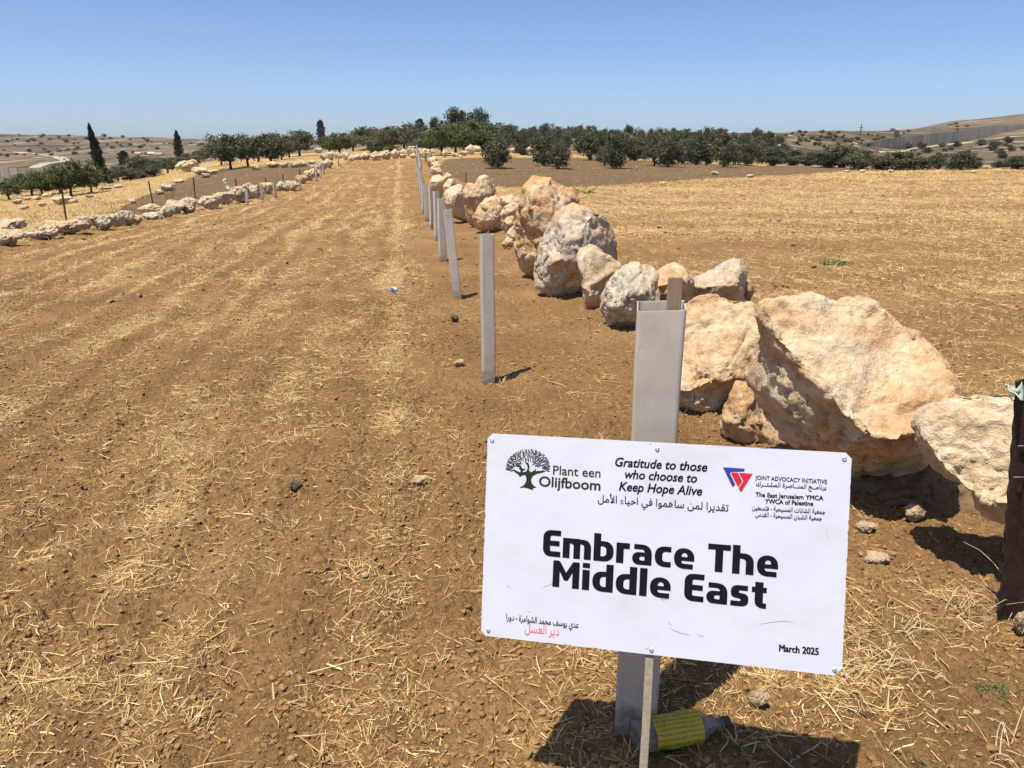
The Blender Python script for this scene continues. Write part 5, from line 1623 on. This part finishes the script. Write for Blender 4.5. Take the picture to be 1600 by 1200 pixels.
# clods
def clods(n, r0, r1, smin, smax, mat, name, label, seed, dens=None):
    rs = np.random.default_rng(seed)
    X, Y, r = scatter(n, r0, r1, 1.0, rs)
    keep = rs.uniform(0, 1, n) < sstep(-0.35, 0.4, n2(X, Y, 1.3, seed)) * 0.9 + 0.1
    X, Y = X[keep], Y[keep]
    n = len(X)
    U, F = ico(1)
    sz = smin * (smax / smin) ** (rs.uniform(0, 1, n) ** 2.2)
    Vv = U[None] * (1 + rs.uniform(-.38, .30, (n, len(U), 1)))
    Vv = Vv * sz[:, None, None] * rs.uniform(.65, 1.25, (n, 1, 3))
    a = rs.uniform(0, 6.28, n)
    Vx = Vv[..., 0] * np.cos(a)[:, None] - Vv[..., 1] * np.sin(a)[:, None] + X[:, None]
    Vy = Vv[..., 0] * np.sin(a)[:, None] + Vv[..., 1] * np.cos(a)[:, None] + Y[:, None]
    Vz = Vv[..., 2] * 0.8 + (gz(X, Y) + sz * 0.25)[:, None]
    V = np.stack([Vx, Vy, Vz], -1).reshape(-1, 3)
    Fa = (np.arange(n)[:, None, None] * len(U) + F[None]).reshape(-1, 3)
    o = link(name, np_mesh(name, V, Fa, False), mat)
    tag(o, label, 'soil', None, 'stuff')
clods(120000, 1.3, 11, 0.0022, 0.014, M['clod'], 'soil_crumbs', 'loose crumbs and clods of dry brown soil', 31)
clods(1800, 1.4, 14, 0.003, 0.010, M['pebble'], 'pebbles', 'small buff pebbles strewn over the soil', 33)
clods(5000, 9, 40, 0.012, 0.05, M['clod'], 'distant_clods', 'brown clods across the fields further off', 35)
# weeds
def weed(px, py, h, n, spread, label, mat, wd=0.0016, name='dry_weed', elr=(0.7, 1.4), bend=0.5, seed=0):
    c = gp(px, py)
    rs = np.random.default_rng(900 + seed)
    bm = bmesh.new()
    for i in range(n):
        a, e = rs.uniform(0, 6.28), rs.uniform(*elr)
        L = h * rs.uniform(.5, 1.05)
        b = rs.normal(0, bend)
        o_ = rs.normal(0, spread, 2)
        pts = []
        for t in np.linspace(0, 1, 7):
            ee = e - abs(b) * 1.3 * t * t
            pts.append((o_[0] + math.cos(a + b * t) * math.cos(ee) * L * t, o_[1] + math.sin(a + b * t) * math.cos(ee) * L * t, max(-0.01, -0.01 + math.sin(max(ee, -.3)) * L * t)))
        tube(bm, pts, [wd * (1 - .6 * t) for t in np.linspace(0, 1, 7)], 4)
    ob = bm_obj(name, bm, mat)
    ob.location = c
    tag(ob, label, 'weed')
    return ob
pale = mat_plain('bleached stem', (0.58, 0.46, 0.27), 0.8, 0.2, 0.25, 40)
weed(1556, 955, 0.30, 16, 0.05, 'tall dry weed with curling stems at the foot of the rusty post', pale, 0.0016, seed=1, bend=0.7)
weed(1500, 955, 0.16, 12, 0.06, 'low dry weed left of the rusty post', pale, 0.0013, seed=2)
weed(1420, 985, 0.09, 26, 0.05, 'half green grass tuft on the soil right of the sign', M['weedgreen'], 0.0016, 'green_weed', (0.3, 1.2), seed=3)
weed(1408, 1000, 0.12, 34, 0.07, 'pale dry grass heap around the half green tuft', pale, 0.0017, 'dry_weed', (0.05, 0.8), seed=31)
weed(1552, 1082, 0.06, 30, 0.03, 'small green grass tuft below the rusty post', M['weedgreen'], 0.0015, 'green_weed', (0.2, 1.2), seed=4)
weed(1594, 1078, 0.07, 30, 0.03, 'green grass tuft cut by the right photo edge', M['weedgreen'], 0.0015, 'green_weed', (0.2, 1.2), seed=5)
weed(1428, 1180, 0.05, 22, 0.02, 'tiny green seedling at the bottom right', M['weedgreen'], 0.0014, 'green_weed', (0.2, 1.2), seed=6)
weed(1400, 1055, 0.06, 30, 0.03, 'yellow green grass tuft right of the sign corner', pale, 0.0015, 'dry_weed', (0.2, 1.2), seed=7)
weed(1502, 1122, 0.05, 18, 0.02, 'tiny brown seedling on bare soil, lower right', M['weedgreen'], 0.0013, 'green_weed', (0.2, 1.2), seed=8)
weed(1345, 1042, 0.13, 60, 0.07, 'thick clump of dry grass touching the lower right sign corner', pale, 0.0018, 'dry_weed', (0.1, 1.0), seed=9)
weed(1595, 1185, 0.14, 26, 0.04, 'arching dry stem in the bottom right corner', pale, 0.002, 'dry_weed', (0.4, 1.3), seed=10)
weed(1304, 411, 0.22, 40, 0.12, 'low green weed alone in the right field', M['weedgreen'], 0.008, 'green_weed', (0.2, 0.8), seed=11)
weed(900, 300, 0.5, 40, 0.5, 'dark green weed patch behind the tall pair of boulders', M['weedgreen'], 0.02, 'green_weed', (0.2, 0.8), seed=12)
weed(190, 352, 0.75, 9, 0.12, 'spindly dead thistle in front of the left field wall', M['post'], 0.008, 'dead_thistle', (0.9, 1.5), 0.3, seed=13)
weed(266, 318, 1.0, 6, 0.1, 'spindly dead thistle standing on the left field wall', M['post'], 0.008, 'dead_thistle', (1.1, 1.5), 0.2, seed=14)

# ------------------------------------------------------------------ thin dry haze in the air
bm = bmesh.new()
box_bm(bm, (0, 0, 10), (6600, 6600, 220))
k = NT('haze')
k.t.nodes.remove(k.b)
pv = k.n('ShaderNodeVolumePrincipled')
pv.inputs['Color'].default_value = (0.94, 0.95, 0.97, 1)
pv.inputs['Density'].default_value = 0.00010
pv.inputs['Anisotropy'].default_value = 0.2
k.t.links.new(pv.outputs[0], k.out.inputs['Volume'])
hz = bm_obj('haze', bm, k.m)
tag(hz, 'thin pale dust haze in the air over the hills', 'haze', None, 'stuff')
